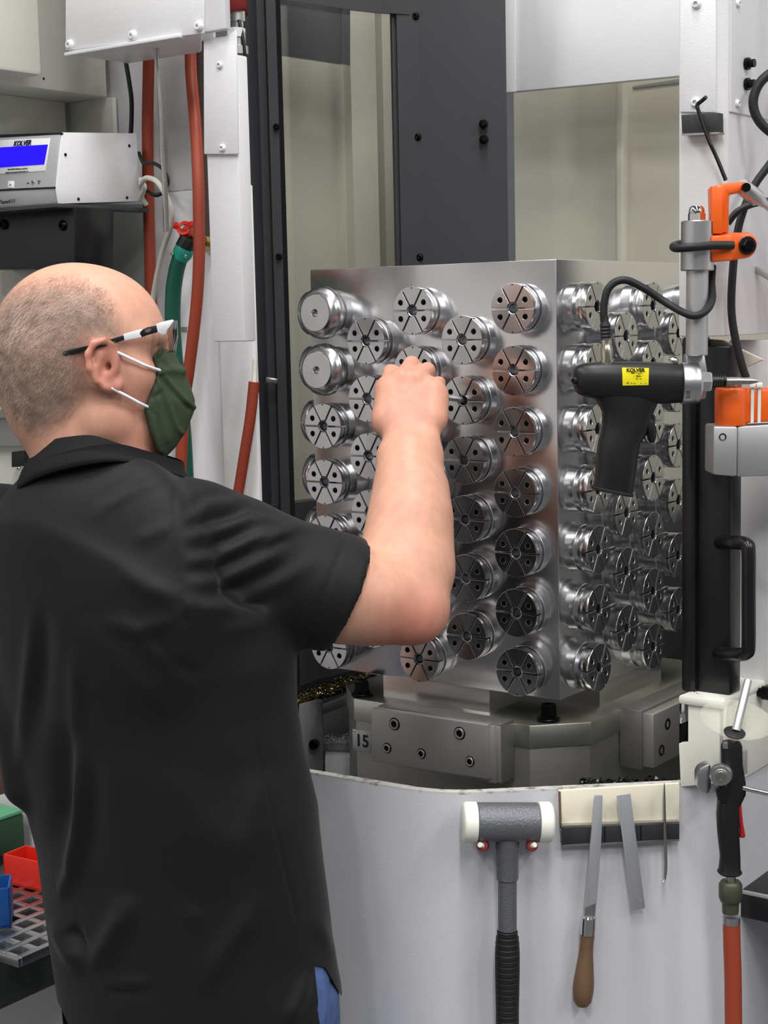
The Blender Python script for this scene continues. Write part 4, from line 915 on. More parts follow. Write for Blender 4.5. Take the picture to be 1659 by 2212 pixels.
bm = bmesh.new(); prism(bm, [prc-U*.15, prc+U*.15, prc+U*.15+V*.006, prc-U*.15+V*.006], ZV*.035, .001); put('rim', bm, 'alu_satin', t)
def bin_(name, label, cat, pix_tl, pix_tr, zt, h, depth, mat):
    p = PZ(*pix_tl, bz+zt); q = PZ(*pix_tr, bz+zt); d = (q-p); L = np.linalg.norm(d); d /= L; n = np.array([-d[1], d[0], 0]); n = n if n[1] > 0 else -n
    s = thing(name, label, cat, p-ZV*h); w = .003
    def wall(nm, a, b, c, e): put(nm, prism(bmesh.new(), [p+d*a+n*c-ZV*h, p+d*b+n*c-ZV*h, p+d*b+n*e-ZV*h, p+d*a+n*e-ZV*h], ZV*h, .0008), mat, s)
    wall('front_side', 0, L, 0, w); wall('rear_side', 0, L, depth-w, depth); wall('end_side', 0, w, 0, depth); wall('end_side', L-w, L, 0, depth)
    put('bottom', prism(bmesh.new(), [p-ZV*h, p+d*L-ZV*h, p+d*L+n*depth-ZV*h, p+n*depth-ZV*h], ZV*w), mat, s); return s
bin_('parts_bin', 'open red plastic parts bin on the bench behind the silver tray', 'bin', (6,1845), (110,1868), .062, .0475, .05, 'red_plastic')
bin_('parts_bin', 'blue plastic parts bin standing on the silver tray', 'bin', (-70,1925), (20,1918), .075, .06, .06, 'blue_plastic')
t = thing('green_box', 'dark green box with a pale green lid behind the red bin', 'box', PY(0,1860,2.5))
gp = PZ(51,1757,bz+.075); gq = PZ(-90,1805,bz+.075); dg_ = gq-gp; ng = np.array([-dg_[1], dg_[0], 0]); ng /= np.linalg.norm(ng); ng = ng if ng[1] > 0 else -ng
put('body', prism(bmesh.new(), [gp, gq, gq+ng*.2, gp+ng*.2], -ZV*.0605, .003), 'green_dark', t)
put('lid', prism(bmesh.new(), [gp+ZV*.001, gq+ZV*.001, gq+ng*.2+ZV*.001, gp+ng*.2+ZV*.001], ZV*.006, .001), 'green_board', t)
tag(mbox('bench_backdrop', ba-.9, -.42, -.3798, -.365, .2, 1.15, 'white_paint'), 'white lower machine panel behind the bench boxes', 'machine panel')
# ------------------------------------------------------------------ the man: distance-field modelling, meshed with surface nets
class Field:
    def __init__(s, xs, ys, zs, big=.05):
        s.x, s.y, s.z = [np.asarray(v, np.float32) for v in (xs, ys, zs)]; s.f = np.full((len(s.x), len(s.y), len(s.z)), big, np.float32); s.big = big
    def sub(s, lo, hi):
        sl = []
        for ax, l, h in zip((s.x, s.y, s.z), lo, hi):
            a = max(0, np.searchsorted(ax, l)-1); b = min(len(ax), np.searchsorted(ax, h)+1); sl.append(slice(int(a), int(max(b, a+1))))
        return tuple(sl)
    def pts(s, sl): return s.x[sl[0]][:, None, None], s.y[sl[1]][None, :, None], s.z[sl[2]][None, None, :]
    def add(s, fn, lo, hi, k=.01, op='+'):
        m = k+.03; sl = s.sub(np.asarray(lo)-m, np.asarray(hi)+m); X, Y, Z = s.pts(sl); d = fn(X, Y, Z).astype(np.float32); a = s.f[sl]
        if op == '+':
            h = np.maximum(k-np.abs(a-d), 0)/k; s.f[sl] = np.minimum(a, d)-h*h*k*.25
        else:
            d = -d; h = np.maximum(k-np.abs(a-d), 0)/k; s.f[sl] = np.maximum(a, d)+h*h*k*.25
    def cone(s, a, b, ra, rb, k=.01, op='+', flat=None):
        a = np.asarray(a, float); b = np.asarray(b, float); r = max(ra, rb); ab = b-a; L2 = max(1e-9, ab@ab)
        def fn(X, Y, Z):
            t = np.clip(((X-a[0])*ab[0]+(Y-a[1])*ab[1]+(Z-a[2])*ab[2])/L2, 0, 1)
            return np.sqrt((X-a[0]-t*ab[0])**2+(Y-a[1]-t*ab[1])**2+(Z-a[2]-t*ab[2])**2)-(ra+(rb-ra)*t)
        s.add(fn, np.minimum(a, b)-r, np.maximum(a, b)+r, k, op)
    def ell(s, c, ax, rad, k=.01, op='+'):
        """ellipsoid: centre, 3 axes (rows), radii"""
        c = np.asarray(c, float); ax = np.asarray(ax, float); R_ = max(rad)
        def fn(X, Y, Z):
            k0 = 0; k1 = 0
            for e, r in zip(ax, rad):
                q = (X-c[0])*e[0]+(Y-c[1])*e[1]+(Z-c[2])*e[2]; k0 = k0+(q/r)**2; k1 = k1+(q/r/r)**2
            k0 = np.sqrt(k0); k1 = np.sqrt(k1)+1e-9; return k0*(k0-1)/k1
        s.add(fn, c-R_, c+R_, k, op)
    def mesh(s):
        F = s.f; sg = F < 0; n = F.shape; ids = []; P = []; quads = []
        for ax in range(3):
            a = [slice(None)]*3; b = [slice(None)]*3; a[ax] = slice(0, -1); b[ax] = slice(1, None)
            I = np.array(np.nonzero(sg[tuple(a)] != sg[tuple(b)]))
            o1, o2 = [q for q in range(3) if q != ax]
            ok = (I[o1] > 0) & (I[o1] < n[o1]-1) & (I[o2] > 0) & (I[o2] < n[o2]-1); I = I[:, ok]; J = I.copy(); J[ax] += 1
            fa = F[tuple(I)]; fb = F[tuple(J)]; t = fa/(fa-fb); co = np.zeros((I.shape[1], 3)); g = (s.x, s.y, s.z)
            for q in range(3): co[:, q] = g[q][I[q]]
            co[:, ax] = g[ax][I[ax]]*(1-t)+g[ax][J[ax]]*t; cell = []
            for d1, d2 in ((0, 0), (-1, 0), (-1, -1), (0, -1)):
                K = I.copy(); K[o1] += d1; K[o2] += d2; cid = (K[0]*n[1]+K[1])*n[2]+K[2]; cell.append(cid); ids.append(cid); P.append(co)
            q = np.stack(cell, 1); flip = (fa < 0) if ax != 1 else (fa >= 0); q[flip] = q[flip][:, ::-1]; quads.append(q[:, ::-1])
        ids = np.concatenate(ids); P = np.concatenate(P); u, inv = np.unique(ids, return_inverse=True); cnt = np.bincount(inv); v = np.stack([np.bincount(inv, P[:, q])/cnt for q in range(3)], 1)
        return v, np.searchsorted(u, np.concatenate(quads))
def vnormals(v, q):
    n = np.cross(v[q[:, 2]]-v[q[:, 0]], v[q[:, 3]]-v[q[:, 1]]); N = np.zeros_like(v)
    for k in range(4):
        for c in range(3): N[:, c] += np.bincount(q[:, k], n[:, c], len(v))
    return N/(np.linalg.norm(N, axis=1, keepdims=True)+1e-12)
def relax(v, q, it=2, w=.5):
    e = np.concatenate([q[:, [0, 1]], q[:, [1, 2]], q[:, [2, 3]], q[:, [3, 0]]]); e = np.concatenate([e, e[:, ::-1]]); c = np.bincount(e[:, 0], minlength=len(v))+1e-9
    for _ in range(it):
        m = np.stack([np.bincount(e[:, 0], v[e[:, 1], k], len(v))/c for k in range(3)], 1); v = v+(m-v)*w
    return v
def mesh_obj(name, v, q, mat, parent=None, base=None, cols=None):
    base = np.asarray(base if base is not None else WOFF[parent.name], float); me = bpy.data.meshes.new(name)
    me.from_pydata((v-base).tolist(), [], q.tolist()); me.update()
    me.polygons.foreach_set('use_smooth', np.ones(len(me.polygons), bool))
    if cols is not None:
        at = me.color_attributes.new('tone', 'FLOAT_COLOR', 'POINT'); at.data.foreach_set('color', np.concatenate([cols, np.ones((len(v), 1))], 1).astype(np.float32).ravel())
    me.materials.append(MAT[mat]); return link(bpy.data.objects.new(name, me), parent, base)
def inpoly(x, y, poly):
    r = np.zeros(np.shape(x), bool); n = len(poly)
    for i in range(n):
        x0, y0 = poly[i]; x1, y1 = poly[(i+1) % n]
        c = ((y0 > y) != (y1 > y)) & (x < (x1-x0)*(y-y0)/((y1-y0)+1e-12)+x0); r ^= c
    return r
def polydist(x, y, line):
    d = np.full(np.shape(x), 1e9)
    for (x0, y0), (x1, y1) in zip(line, line[1:]):
        L = (x1-x0)**2+(y1-y0)**2+1e-9; t = np.clip(((x-x0)*(x1-x0)+(y-y0)*(y1-y0))/L, 0, 1); d = np.minimum(d, np.hypot(x-x0-t*(x1-x0), y-y0-t*(y1-y0)))
    return d
def polyparam(x, y, line):
    d = np.full(np.shape(x), 1e9); tt = np.zeros(np.shape(x)); Ls = [math.hypot(b[0]-a[0], b[1]-a[1]) for a, b in zip(line, line[1:])]; tot = sum(Ls); acc = 0
    for (x0, y0), (x1, y1), L1 in zip(line, line[1:], Ls):
        t = ((x-x0)*(x1-x0)+(y-y0)*(y1-y0))/(L1*L1+1e-9); t = np.clip(t, 0, 1); q = np.hypot(x-x0-t*(x1-x0), y-y0-t*(y1-y0)); b = q < d; tt = np.where(b, (acc+t*L1)/tot, tt); d = np.minimum(d, q); acc += L1
    return d, tt
def soft(p, lo, hi): return np.clip((p-lo)/(hi-lo), 0, 1)

# head frame: forward, right (towards the camera), up
HY = 1.955; HYAW = math.radians(10)
HF = np.array([math.cos(HYAW), math.sin(HYAW), 0]); HR = np.array([math.sin(HYAW), -math.cos(HYAW), 0]); HO = PY(165, 760, HY)
HAX = np.array([HF, HR, ZV])
def hl(px, py, r=0.0):                                # pixel on the head's own upright plane r -> local forward, up
    p = hit(px, py, (HO+HR*r, HR)); return np.array([np.dot(p-HO, HF), r, p[2]-HO[2]])
def HW(q): return HO+HF*q[0]+HR*q[1]+ZV*q[2]
def hp_(px, py, r=0.0): return HW(hl(px, py, r))

# joints of the arms, in world
SH = PY(425, 1150, 1.915); HEM = PY(742, 1284, 1.955); EL = PY(884, 1302, 1.985); WR = PY(886, 978, 2.10)
TF = np.array([.6, .8, 0]); TR = np.array([.8, -.6, 0])   # torso forward / right
fx = lambda a, b, s: np.arange(a, b+s, s)
xs = np.concatenate([fx(-.80, -.515, .012), fx(-.505, .125, .0029)])
ys = np.concatenate([fx(1.70, 1.845, .0029), fx(1.8479, 2.235, .0029), fx(2.245, 2.36, .012)])
zs = np.concatenate([fx(.02, 1.185, .025), fx(1.2, 1.80, .0029)])
B_ = Field(xs, ys, zs)
TC = np.array([-.30, 1.985, 0])                        # torso centre
# trunk and legs (under the clothes)
hipc = PY(395, 2000, 1.985); hipc[2] = .95
B_.ell((-.29, 1.98, 1.27), [TR, TF, ZV], (.155, .105, .24), .05)
B_.ell((hipc[0], hipc[1], .98), [TR, TF, ZV], (.15, .105, .17), .05)
for sgn in (-1, 1):
    hp = hipc+TR*.085*sgn; B_.cone(hp, (hp[0]+.01, hp[1]-.01, .50), .078, .055, .03); B_.cone((hp[0]+.01, hp[1]-.01, .50), (hp[0]+.01, hp[1]-.03, .09), .052, .036, .02)
    B_.cone((hp[0]+.01, hp[1]-.03, .07), (hp[0]+.01+TF[0]*.12, hp[1]-.03+TF[1]*.12, .05), .036, .03, .02)
NB = PY(205, 1030, 1.95)
B_.ell(NB-ZV*.06, [TR, TF, ZV], (.13, .085, .07), .05)
# left arm: hangs beside the trunk, forearm bent forward
LS = np.array([-.515, 2.10, 1.40]); LE = np.array([-.55, 2.06, 1.12]); LW = LE+TF*.20+np.array([.10, .0, -.03])
B_.cone(LS, LE, .055, .045, .03); B_.cone(LE, LW, .042, .030, .02); B_.cone(LW, LW+TF*.07+ZV*-.01, .034, .030, .02)
for k in range(4):
    q = LW+TF*.085+TR*(.012*k-.02); B_.cone(q, q+TF*.035-ZV*.012, .0095, .0085, .006); B_.cone(q+TF*.035-ZV*.012, q+TF*.045-ZV*.04, .0088, .0078, .005)
B_.cone(LW+TF*.03+TR*.03, LW+TF*.07+TR*.045-ZV*.02, .012, .0095, .008)
# neck
B_.cone(hp_(150, 850), NB-ZV*.03+HF*-.01, .052, .062, .025)
B_.cone(hp_(262, 900, .03), hp_(300, 1030, .035), .016, .018, .03)      # sternomastoid
B_.cone(hp_(262, 900, -.03), hp_(300, 1030, -.035), .016, .018, .03)
# head
H_ = HAX
B_.ell(HW((.000, 0, .012)), H_, (.0985, .0775, .0950), .02)
B_.ell(HW((-.030, 0, -.012)), H_, (.068, .069, .072), .03)
B_.ell(HW((.040, 0, .018)), H_, (.062, .066, .066), .03)
B_.ell(HW((-.040, 0, -.062)), H_, (.045, .052, .055), .03)               # nape
B_.ell(HW((.052, 0, -.052)), H_, (.050, .058, .075), .03)
B_.ell(HW((.050, 0, -.096)), H_, (.050, .050, .030), .016)
B_.ell(HW((.090, 0, -.104)), H_, (.020, .024, .022), .025)               # chin
for s in (-1, 1):
    B_.ell(HW((.066, .050*s, -.030)), H_, (.022, .016, .018), .025)       # cheek bone
    B_.ell(HW((.030, .052*s, -.082)), H_, (.026, .014, .020), .016)       # jaw angle
    B_.cone(HW((.092, .010*s, .016)), HW((.078, .048*s, .014)), .0095, .009, .02)
    B_.ell(HW((.1000, .032*s, -.006)), H_, (.013, .016, .012), .012, '-') # eye socket
    B_.ell(HW((.0845, .031*s, -.007)), H_, (.0125, .0125, .0125), .003)   # eyeball
    B_.cone(HW((.0935, .022*s, -.001)), HW((.089, .044*s, -.002)), .0032, .0030, .006)
    B_.ell(HW((.110, .009*s, -.043)), H_, (.010, .007, .008), .008)
B_.cone(HW((.097, 0, .000)), HW((.114, 0, -.038)), .0085, .0100, .014)    # nose
B_.cone(HW((.108, -.014, -.073)), HW((.108, .014, -.073)), .007, .007, .010); B_.cone(HW((.105, -.013, -.083)), HW((.105, .013, -.083)), .0075, .0075, .008)
# ears: disc, rim, hollow, lobe
for s in (1, -1):
    ea = hl(221, 789, .078); e = lambda px, py, r: HW(hl(px, py, r)*np.array([1, s, 1]))
    tx = HF*.92+HR*s*.0-ZV*.30; tx /= np.linalg.norm(tx); nn = HR*s*.92-HF*.38; nn /= np.linalg.norm(nn); tz = np.cross(nn, tx); tx = np.cross(tz, nn)
    B_.ell(e(224, 788, .074), [tx, nn, tz], (.0165, .0075, .0265), .010)
    rim = [(252, 768, .075), (246, 745, .079), (225, 735, .083), (202, 742, .085), (190, 765, .085), (194, 795, .084), (208, 822, .081), (228, 838, .077), (248, 838, .074)]
    rw = [e(*q) for q in rim]
    for a, b in zip(rw, rw[1:]): B_.cone(a, b, .0040, .0042, .004)
    B_.ell(e(246, 833, .074), [tx, nn, tz], (.0095, .006, .009), .006)
    B_.ell(e(228, 786, .0865), [tx, nn, tz], (.0105, .0085, .0165), .004, '-')
    B_.cone(e(222, 758, .086), e(204, 775, .087), .0042, .0034, .004, '-')
    B_.ell(e(236, 792, .074), [tx, nn, tz], (.0042, .010, .005), .003, '-')
    B_.cone(e(250, 785, .0755), e(249, 800, .0755), .0042, .0042, .004)    # tragus
    B_.cone(e(216, 768, .0800), e(208, 806, .0795), .0032, .0034, .006)    # antihelix
# right arm
UA = [(SH, .058), (SH*.45+HEM*.55, .057), (HEM, .057), (HEM*.5+EL*.5, .054), (EL, .044)]
for (a, ra), (b, rb) in zip(UA, UA[1:]): B_.cone(a, b, ra, rb, .02)
B_.ell(PY(905, 1338, 1.975), np.eye(3), (.026, .030, .022), .03)            # elbow point
FA = [(EL, .043), (PY(884, 1215, 2.015), .0465), (PY(890, 1120, 2.045), .0425), (PY(888, 1040, 2.075), .0345), (WR, .0300)]
for (a, ra), (b, rb) in zip(FA, FA[1:]): B_.cone(a, b, ra, rb, .025)
B_.cone(PY(838, 1180, 2.02), PY(856, 1040, 2.075), .030, .022, .03); B_.cone(PY(925, 1230, 2.01), PY(922, 1060, 2.07), .026, .022, .03)
B_.cone(PY(852, 985, 2.10), PY(920, 985, 2.10), .0225, .0225, .02)         # wrist, flat
B_.cone(PY(926, 962, 2.098), PY(928, 950, 2.10), .0125, .012, .012)         # wrist bone
# right hand: back of the hand, four curled fingers, thumb closing behind
MC = [(838, 836, 2.158), (868, 818, 2.160), (903, 818, 2.160), (934, 838, 2.155)]
PI = [(845, 804, 2.184), (889, 787, 2.194), (923, 800, 2.190), (947, 829, 2.182)]
DI = [(846, 838, 2.224), (880, 836, 2.230), (912, 842, 2.228), (938, 856, 2.218)]
TI = [(852, 866, 2.206), (882, 868, 2.208), (910, 872, 2.206), (934, 880, 2.200)]
RF = [.0108, .0112, .0108, .0098]
CB = [(858, 950, 2.112), (874, 952, 2.110), (894, 952, 2.110), (914, 950, 2.110)]
for i in range(4):
    m, p, d, t_, c = [PY(*v[i]) for v in (MC, PI, DI, TI, CB)]
    B_.cone(c, m, .0170, .0138, .012)
    B_.ell(m-np.array([0, .004, 0]), np.eye(3), (.0112, .0128, .0112), .007)
    B_.cone(m, p, RF[i]+.0010, RF[i], .004); B_.cone(p, d, RF[i], RF[i]-.0012, .003); B_.cone(d, t_, RF[i]-.0012, RF[i]-.0022, .003)
B_.cone(PY(832, 900, 2.135), PY(838, 850, 2.155), .016, .013, .02); B_.cone(PY(940, 905, 2.125), PY(945, 860, 2.145), .0165, .0140, .02)
B_.cone(PY(832, 915, 2.130), PY(838, 880, 2.185), .0155, .0125, .014); B_.cone(PY(838, 880, 2.185), PY(872, 876, 2.226), .0118, .0108, .006); B_.cone(PY(872, 876, 2.226), PY(900, 862, 2.240), .0105, .0085, .004)
bv, bq_ = B_.mesh(); bv = relax(bv, bq_, 1, .4)
bx, by = proj(bv); bloc = (bv-HO)@HAX.T
# tone: hair stubble on the scalp, redder elbow and ear, pale forehead
hair_poly = [hl(x, y, .05)[[0, 2]] for x, y in [(-40,640),(30,598),(110,585),(180,590),(232,630),(262,690),(268,742),(236,752),(196,742),(186,775),(190,822),(176,870),(140,915),(100,940),(60,940),(-60,860)]]
f_, z_ = bloc[:, 0], bloc[:, 2]
inh = inpoly(f_, z_, hair_poly); dh = polydist(f_, z_, hair_poly+hair_poly[:1]); hs_ = np.where(inh, dh, -dh); onhead = (np.abs(bloc[:, 1]) < .12) & (bv[:, 2] > HO[2]-.16) & (bv[:, 0] < -.20) & (bv[:, 2] > 1.5)
hairm = np.where(onhead, soft(hs_, -.006, .026), 0)*(1-.62*soft(bloc[:, 2], .045, .095))*(.55+.45*soft(np.abs(bloc[:, 1]), .0, .05))
lin = lambda c: np.array(srgb(*c)[:3])
hairm = hairm*np.where((np.abs(bloc[:, 1]) > .070) & (((bloc[:, 0]-hl(221,787,.078)[0])/.0215)**2+((bloc[:, 2]-hl(221,787,.078)[2])/.0315)**2 < 1), 0, 1)
base_c = lin((208, 157, 134)); red_c = lin((198, 122, 106)); pale = lin((214, 164, 138)); stub = lin((142, 112, 96)); stub_d = lin((112, 88, 76))
cols = np.tile(base_c, (len(bv), 1))
def blend(c, w): 
    global cols
    cols = cols*(1-w[:, None])+c*w[:, None]
blend(red_c, soft(.075-np.hypot(bv[:, 0]-EL[0]-.005, bv[:, 2]-EL[2]+.03), 0, .06)*.75)
blend(red_c, np.where(onhead & (np.abs(bloc[:, 1]) > .0765) & (bloc[:, 2] < .02), .55, 0))
blend(red_c, np.where(onhead, soft(bloc[:, 0], .02, .08)*soft(-bloc[:, 2], .0, .05)*.35, 0))
blend(red_c, np.where((by < 960) & (bx > 800), soft(by, 960, 900)*.25, 0))
blend((stub+stub_d)/2, hairm*.71)
m = material('skin', (224,168,140), .48, sss=.25, bump=.06, bscale=420, spec=.42); nt = m.node_tree; p = nt.nodes['Principled BSDF']
at = _n(nt, 'ShaderNodeVertexColor', layer_name='tone'); nz = _n(nt, 'ShaderNodeTexNoise'); nz.inputs['Scale'].default_value = 55; nz.inputs['Detail'].default_value = 6
hsn = _n(nt, 'ShaderNodeHueSaturation'); mr = _n(nt, 'ShaderNodeMapRange'); mr.inputs['From Min'].default_value = .3; mr.inputs['From Max'].default_value = .7; mr.inputs['To Min'].default_value = .93; mr.inputs['To Max'].default_value = 1.07
nt.links.new(nz.outputs['Fac'], mr.inputs['Value']); nt.links.new(mr.outputs[0], hsn.inputs['Value']); nt.links.new(at.outputs['Color'], hsn.inputs['Color']); nt.links.new(hsn.outputs['Color'], p.inputs['Base Color'])
person = mesh_obj('person', bv, bq_, 'skin', None, (hipc[0], hipc[1], 0), cols)
tag(person, 'man in a black polo shirt and green face mask working at the block', 'person')
# short hair: fine slivers lying back along the scalp
bn = vnormals(bv, bq_); r2 = np.random.RandomState(7); cand = np.nonzero(hairm > .10)[0]
cand = r2.choice(cand, 130000); cand = cand[r2.rand(len(cand)) < hairm[cand]*.95]; nh = len(cand)
hP = bv[cand]+r2.uniform(-.0017, .0017, (nh, 3)); hN = bn[cand]; hf = -HF*.55-ZV*.75+r2.normal(0, .17, (nh, 3)); hf -= hN*(hf*hN).sum(1, keepdims=True); hf /= np.linalg.norm(hf, axis=1, keepdims=True)+1e-9
hL = r2.uniform(.0032, .0062, (nh, 1)); hD = hf*.96+hN*.22; hS = np.cross(hN, hf)*.00015
hvs = np.stack([hP-hN*.0004-hS, hP-hN*.0004+hS, hP+hD*hL], 1).reshape(-1, 3); hfs = np.arange(3*nh).reshape(-1, 3).tolist()
material('hair_grey', (160,140,126), .4, spec=.5, var=.5, vscale=60)
me = bpy.data.meshes.new('hair'); me.from_pydata((np.array(hvs)-WOFF[person.name]).tolist(), [], hfs); me.materials.append(MAT['hair_grey']); ho = link(bpy.data.objects.new('hair', me), person, WOFF[person.name]); ho['label'] = 'short cropped greying hair'; ho['kind'] = 'stuff'

# ------------------------------------------------------------------ shirt
sx = fx(-.70, .03, .0048); sy = fx(1.70, 2.32, .0048); szz = fx(.74, 1.62, .0048)
S_ = Field(sx, sy, szz, .06)
keys = [(940,-120,520),(1060,-118,500),(1200,-70,600),(1400,-30,640),(1500,-14,642),(1600,2,655),(1720,34,688),(1850,64,702),(2000,84,722),(2100,95,742),(2212,112,752),(2330,124,764)]
kz = []; kcx = []; kcy = []; kA = []
for y, xl, xr in keys:
    Yc = 1.985 if y > 1300 else 1.985+.03*(1300-y)/300
    c = PY((xl+xr)/2, y, Yc); hw = (xr-xl)/2*Yc/F_PX; kz.append(c[2]); kcx.append(c[0]); kcy.append(c[1]); kA.append(hw/.895)
kz = np.array(kz)[::-1]; kcx = np.array(kcx)[::-1]; kcy = np.array(kcy)[::-1]; kA = np.array(kA)[::-1]
def torso(X, Y, Z):
    cx = np.interp(Z, kz, kcx); cy = np.interp(Z, kz, kcy); A_ = np.interp(Z, kz, kA); Bb = A_*.66
    pr = (X-cx)*TR[0]+(Y-cy)*TR[1]; pf = (X-cx)*TF[0]+(Y-cy)*TF[1]; e = 2.35
    rr = (np.abs(pr/A_)**e+np.abs(pf/Bb)**e)**(1/e); d = (rr-1)*Bb*1.05
    top = (Z-(1.455-.10*np.clip(np.abs(pr)/.2, 0, 1)**2))*.9
    return np.maximum(d, top)
S_.add(torso, (-.70, 1.70, .74), (.03, 2.3, 1.5), .06)
NBs = PY(205, 1078, 1.955)
S_.cone(NBs-ZV*.035, PY(440, 1138, 1.925), .066, .052, .05)                 # right trapezius
S_.cone(NBs-ZV*.035, LS+ZV*.02, .066, .060, .05)
S_.ell(NBs-ZV*.02, [TR, TF, ZV], (.100, .082, .050), .04)
S_.ell(PY(240, 1230, 1.90), [TR, TF, ZV], (.15, .06, .14), .07)              # shoulder blades
slv = [(PY(420, 1168, 1.915), .066), (PY(520, 1198, 1.925), .063), (PY(620, 1240, 1.94), .061), (PY(700, 1270, 1.95), .067), (PY(741, 1284, 1.955), .0715)]
for (a, ra), (b, rb) in zip(slv, slv[1:]): S_.cone(a, b, ra, rb, .025)
S_.cone(LS, LE+ZV*.09, .070, .066, .05)
# cut the right sleeve square at the hem
ha = PY(741, 1284, 1.955); hd = ha-PY(520, 1195, 1.925); hd /= np.linalg.norm(hd)
S_.add(lambda X, Y, Z: -((X-ha[0])*hd[0]+(Y-ha[1])*hd[1]+(Z-ha[2])*hd[2]-.004), ha+np.array([-.12, -.12, -.12]), ha+np.array([.14, .14, .14]), .004, '-') if False else None
sl = S_.sub(ha-.14, ha+.16); X, Y, Z = S_.pts(sl); pd = (X-ha[0])*hd[0]+(Y-ha[1])*hd[1]+(Z-ha[2])*hd[2]-.002; S_.f[sl] = np.maximum(S_.f[sl], pd)
# the blob of loose cloth at the far left
S_.cone(PY(24, 1560, 1.99), PY(44, 1700, 1.985), .016, .019, .03)
sv, sq = S_.mesh(); sv = relax(sv, sq, 3, .5); sn = vnormals(sv, sq)
def fold_field(px, py):
    d = np.zeros(px.shape)
    def ridge(line, w, amp, w2=None):
        nonlocal d
        q, tt = polyparam(px, py, line); sm = w <= 5; w = w*(1 if sm else 1.35); tap = 1 if sm else np.clip(np.sin(np.pi*np.clip(tt, 0, 1))*1.25, 0, 1); d = d+amp*(1 if sm else 1.15)*tap*np.exp(-(q/w)**2)
    # long drape folds on the back
    ridge([(72,1300),(66,1420),(52,1560),(40,1680)], 11, .0055); ridge([(92,1290),(92,1430),(78,1600)], 16, -.0050)
    ridge([(168,1600),(170,1700),(168,1800),(158,1880),(130,1930),(100,1920)], 12, .0105); ridge([(140,1560),(142,1720),(128,1840)], 18, -.009); ridge([(196,1600),(200,1760),(190,1880)], 20, -.0045)
    ridge([(110,1980),(150,2050),(182,2095)], 15, .0105); ridge([(184,2095),(220,2060),(262,1990),(285,1930)], 18, .0100); ridge([(150,2000),(178,2040),(190,2030)], 10, -.007)
    ridge([(225,2120),(270,2126),(330,2124)], 9, .0045); ridge([(225,2138),(330,2140)], 12, -.004)
    ridge([(430,2150),(480,2060),(530,1990),(560,1920)], 20, .0045); ridge([(620,2212),(650,2150),(668,2100)], 12, .005); ridge([(395,2000),(430,1960)], 20, .002)
    ridge([(500,1890),(540,1780),(570,1660)], 26, .003); ridge([(360,1650),(420,1760),(480,1850)], 30, .0026)
    ridge([(680,1980),(705,2030),(740,2090)], 12, .004)
    ridge([(160,1400),(165,1520),(168,1620)], 12, .0035)
    # pull lines from the raised arm across the back
    ridge([(180,1330),(230,1400),(300,1480),(370,1540)], 16, .0026); ridge([(250,1320),(330,1400),(420,1450)], 15, .0030); ridge([(300,1360),(380,1430),(440,1470)], 12, -.0030)
    ridge([(210,1340),(300,1360),(390,1335)], 12, .0026); ridge([(255,1225),(310,1270),(390,1290)], 14, .0024); ridge([(285,1170),(340,1150),(378,1128)], 12, .0022); ridge([(196,1130),(240,1090),(290,1060),(370,1022)], 9, .0020)
    ridge([(200,1090),(260,1045),(330,1020)], 8, -.0014)
    # sleeve folds
    ridge([(400,1125),(450,1090),(510,1085),(555,1085)], 10, .0050); ridge([(400,1108),(440,1068),(500,1060)], 8, -.0040)
    ridge([(395,1160),(460,1150),(540,1120),(620,1135)], 9, .0045); ridge([(395,1140),(460,1122),(540,1102)], 8, -.0045)
    ridge([(395,1215),(460,1205),(540,1165),(640,1140),(690,1135)], 10, .0048); ridge([(395,1188),(470,1176),(560,1140)], 9, -.0045)
    ridge([(395,1262),(470,1255),(560,1215),(640,1175)], 11, .0042); ridge([(395,1238),(480,1226),(570,1185)], 9, -.0040)
    ridge([(420,1320),(520,1300),(620,1250),(690,1200)], 13, .0036); ridge([(420,1290),(520,1270),(620,1220)], 10, -.0034)
    ridge([(470,1370),(560,1345),(640,1300)], 14, .0028); ridge([(560,1180),(600,1160),(640,1150)], 6, .003)
    # seams: arm hole, sleeve hem, side seam
    ridge([(394,1022),(380,1060),(374,1130),(378,1200),(386,1290),(405,1350)], 3.2, -.0026); ridge([(750,1160),(705,1270),(662,1392)], 3, -.0018)
    ridge([(555,1600),(580,1720),(610,1850),(640,1980)], 3.2, -.0020)
    return d
vx, vy = proj(sv); view = (CAM-sv); view /= np.linalg.norm(view, axis=1, keepdims=True); face = np.clip((sn*view).sum(1)*2.2, 0, 1)
sv = sv+sn*(fold_field(vx, vy)*face)[:, None]
nzf = np.sin(sv[:, 0]*38+sv[:, 2]*21)*np.sin(sv[:, 2]*17-sv[:, 0]*9)*.0011; sv = sv+sn*nzf[:, None]
sn = vnormals(sv, sq); vx, vy = proj(sv); near = (sn*view).sum(1) > -.25
shirt = mesh_obj('polo_shirt', sv, sq, 'shirt_fabric', person)
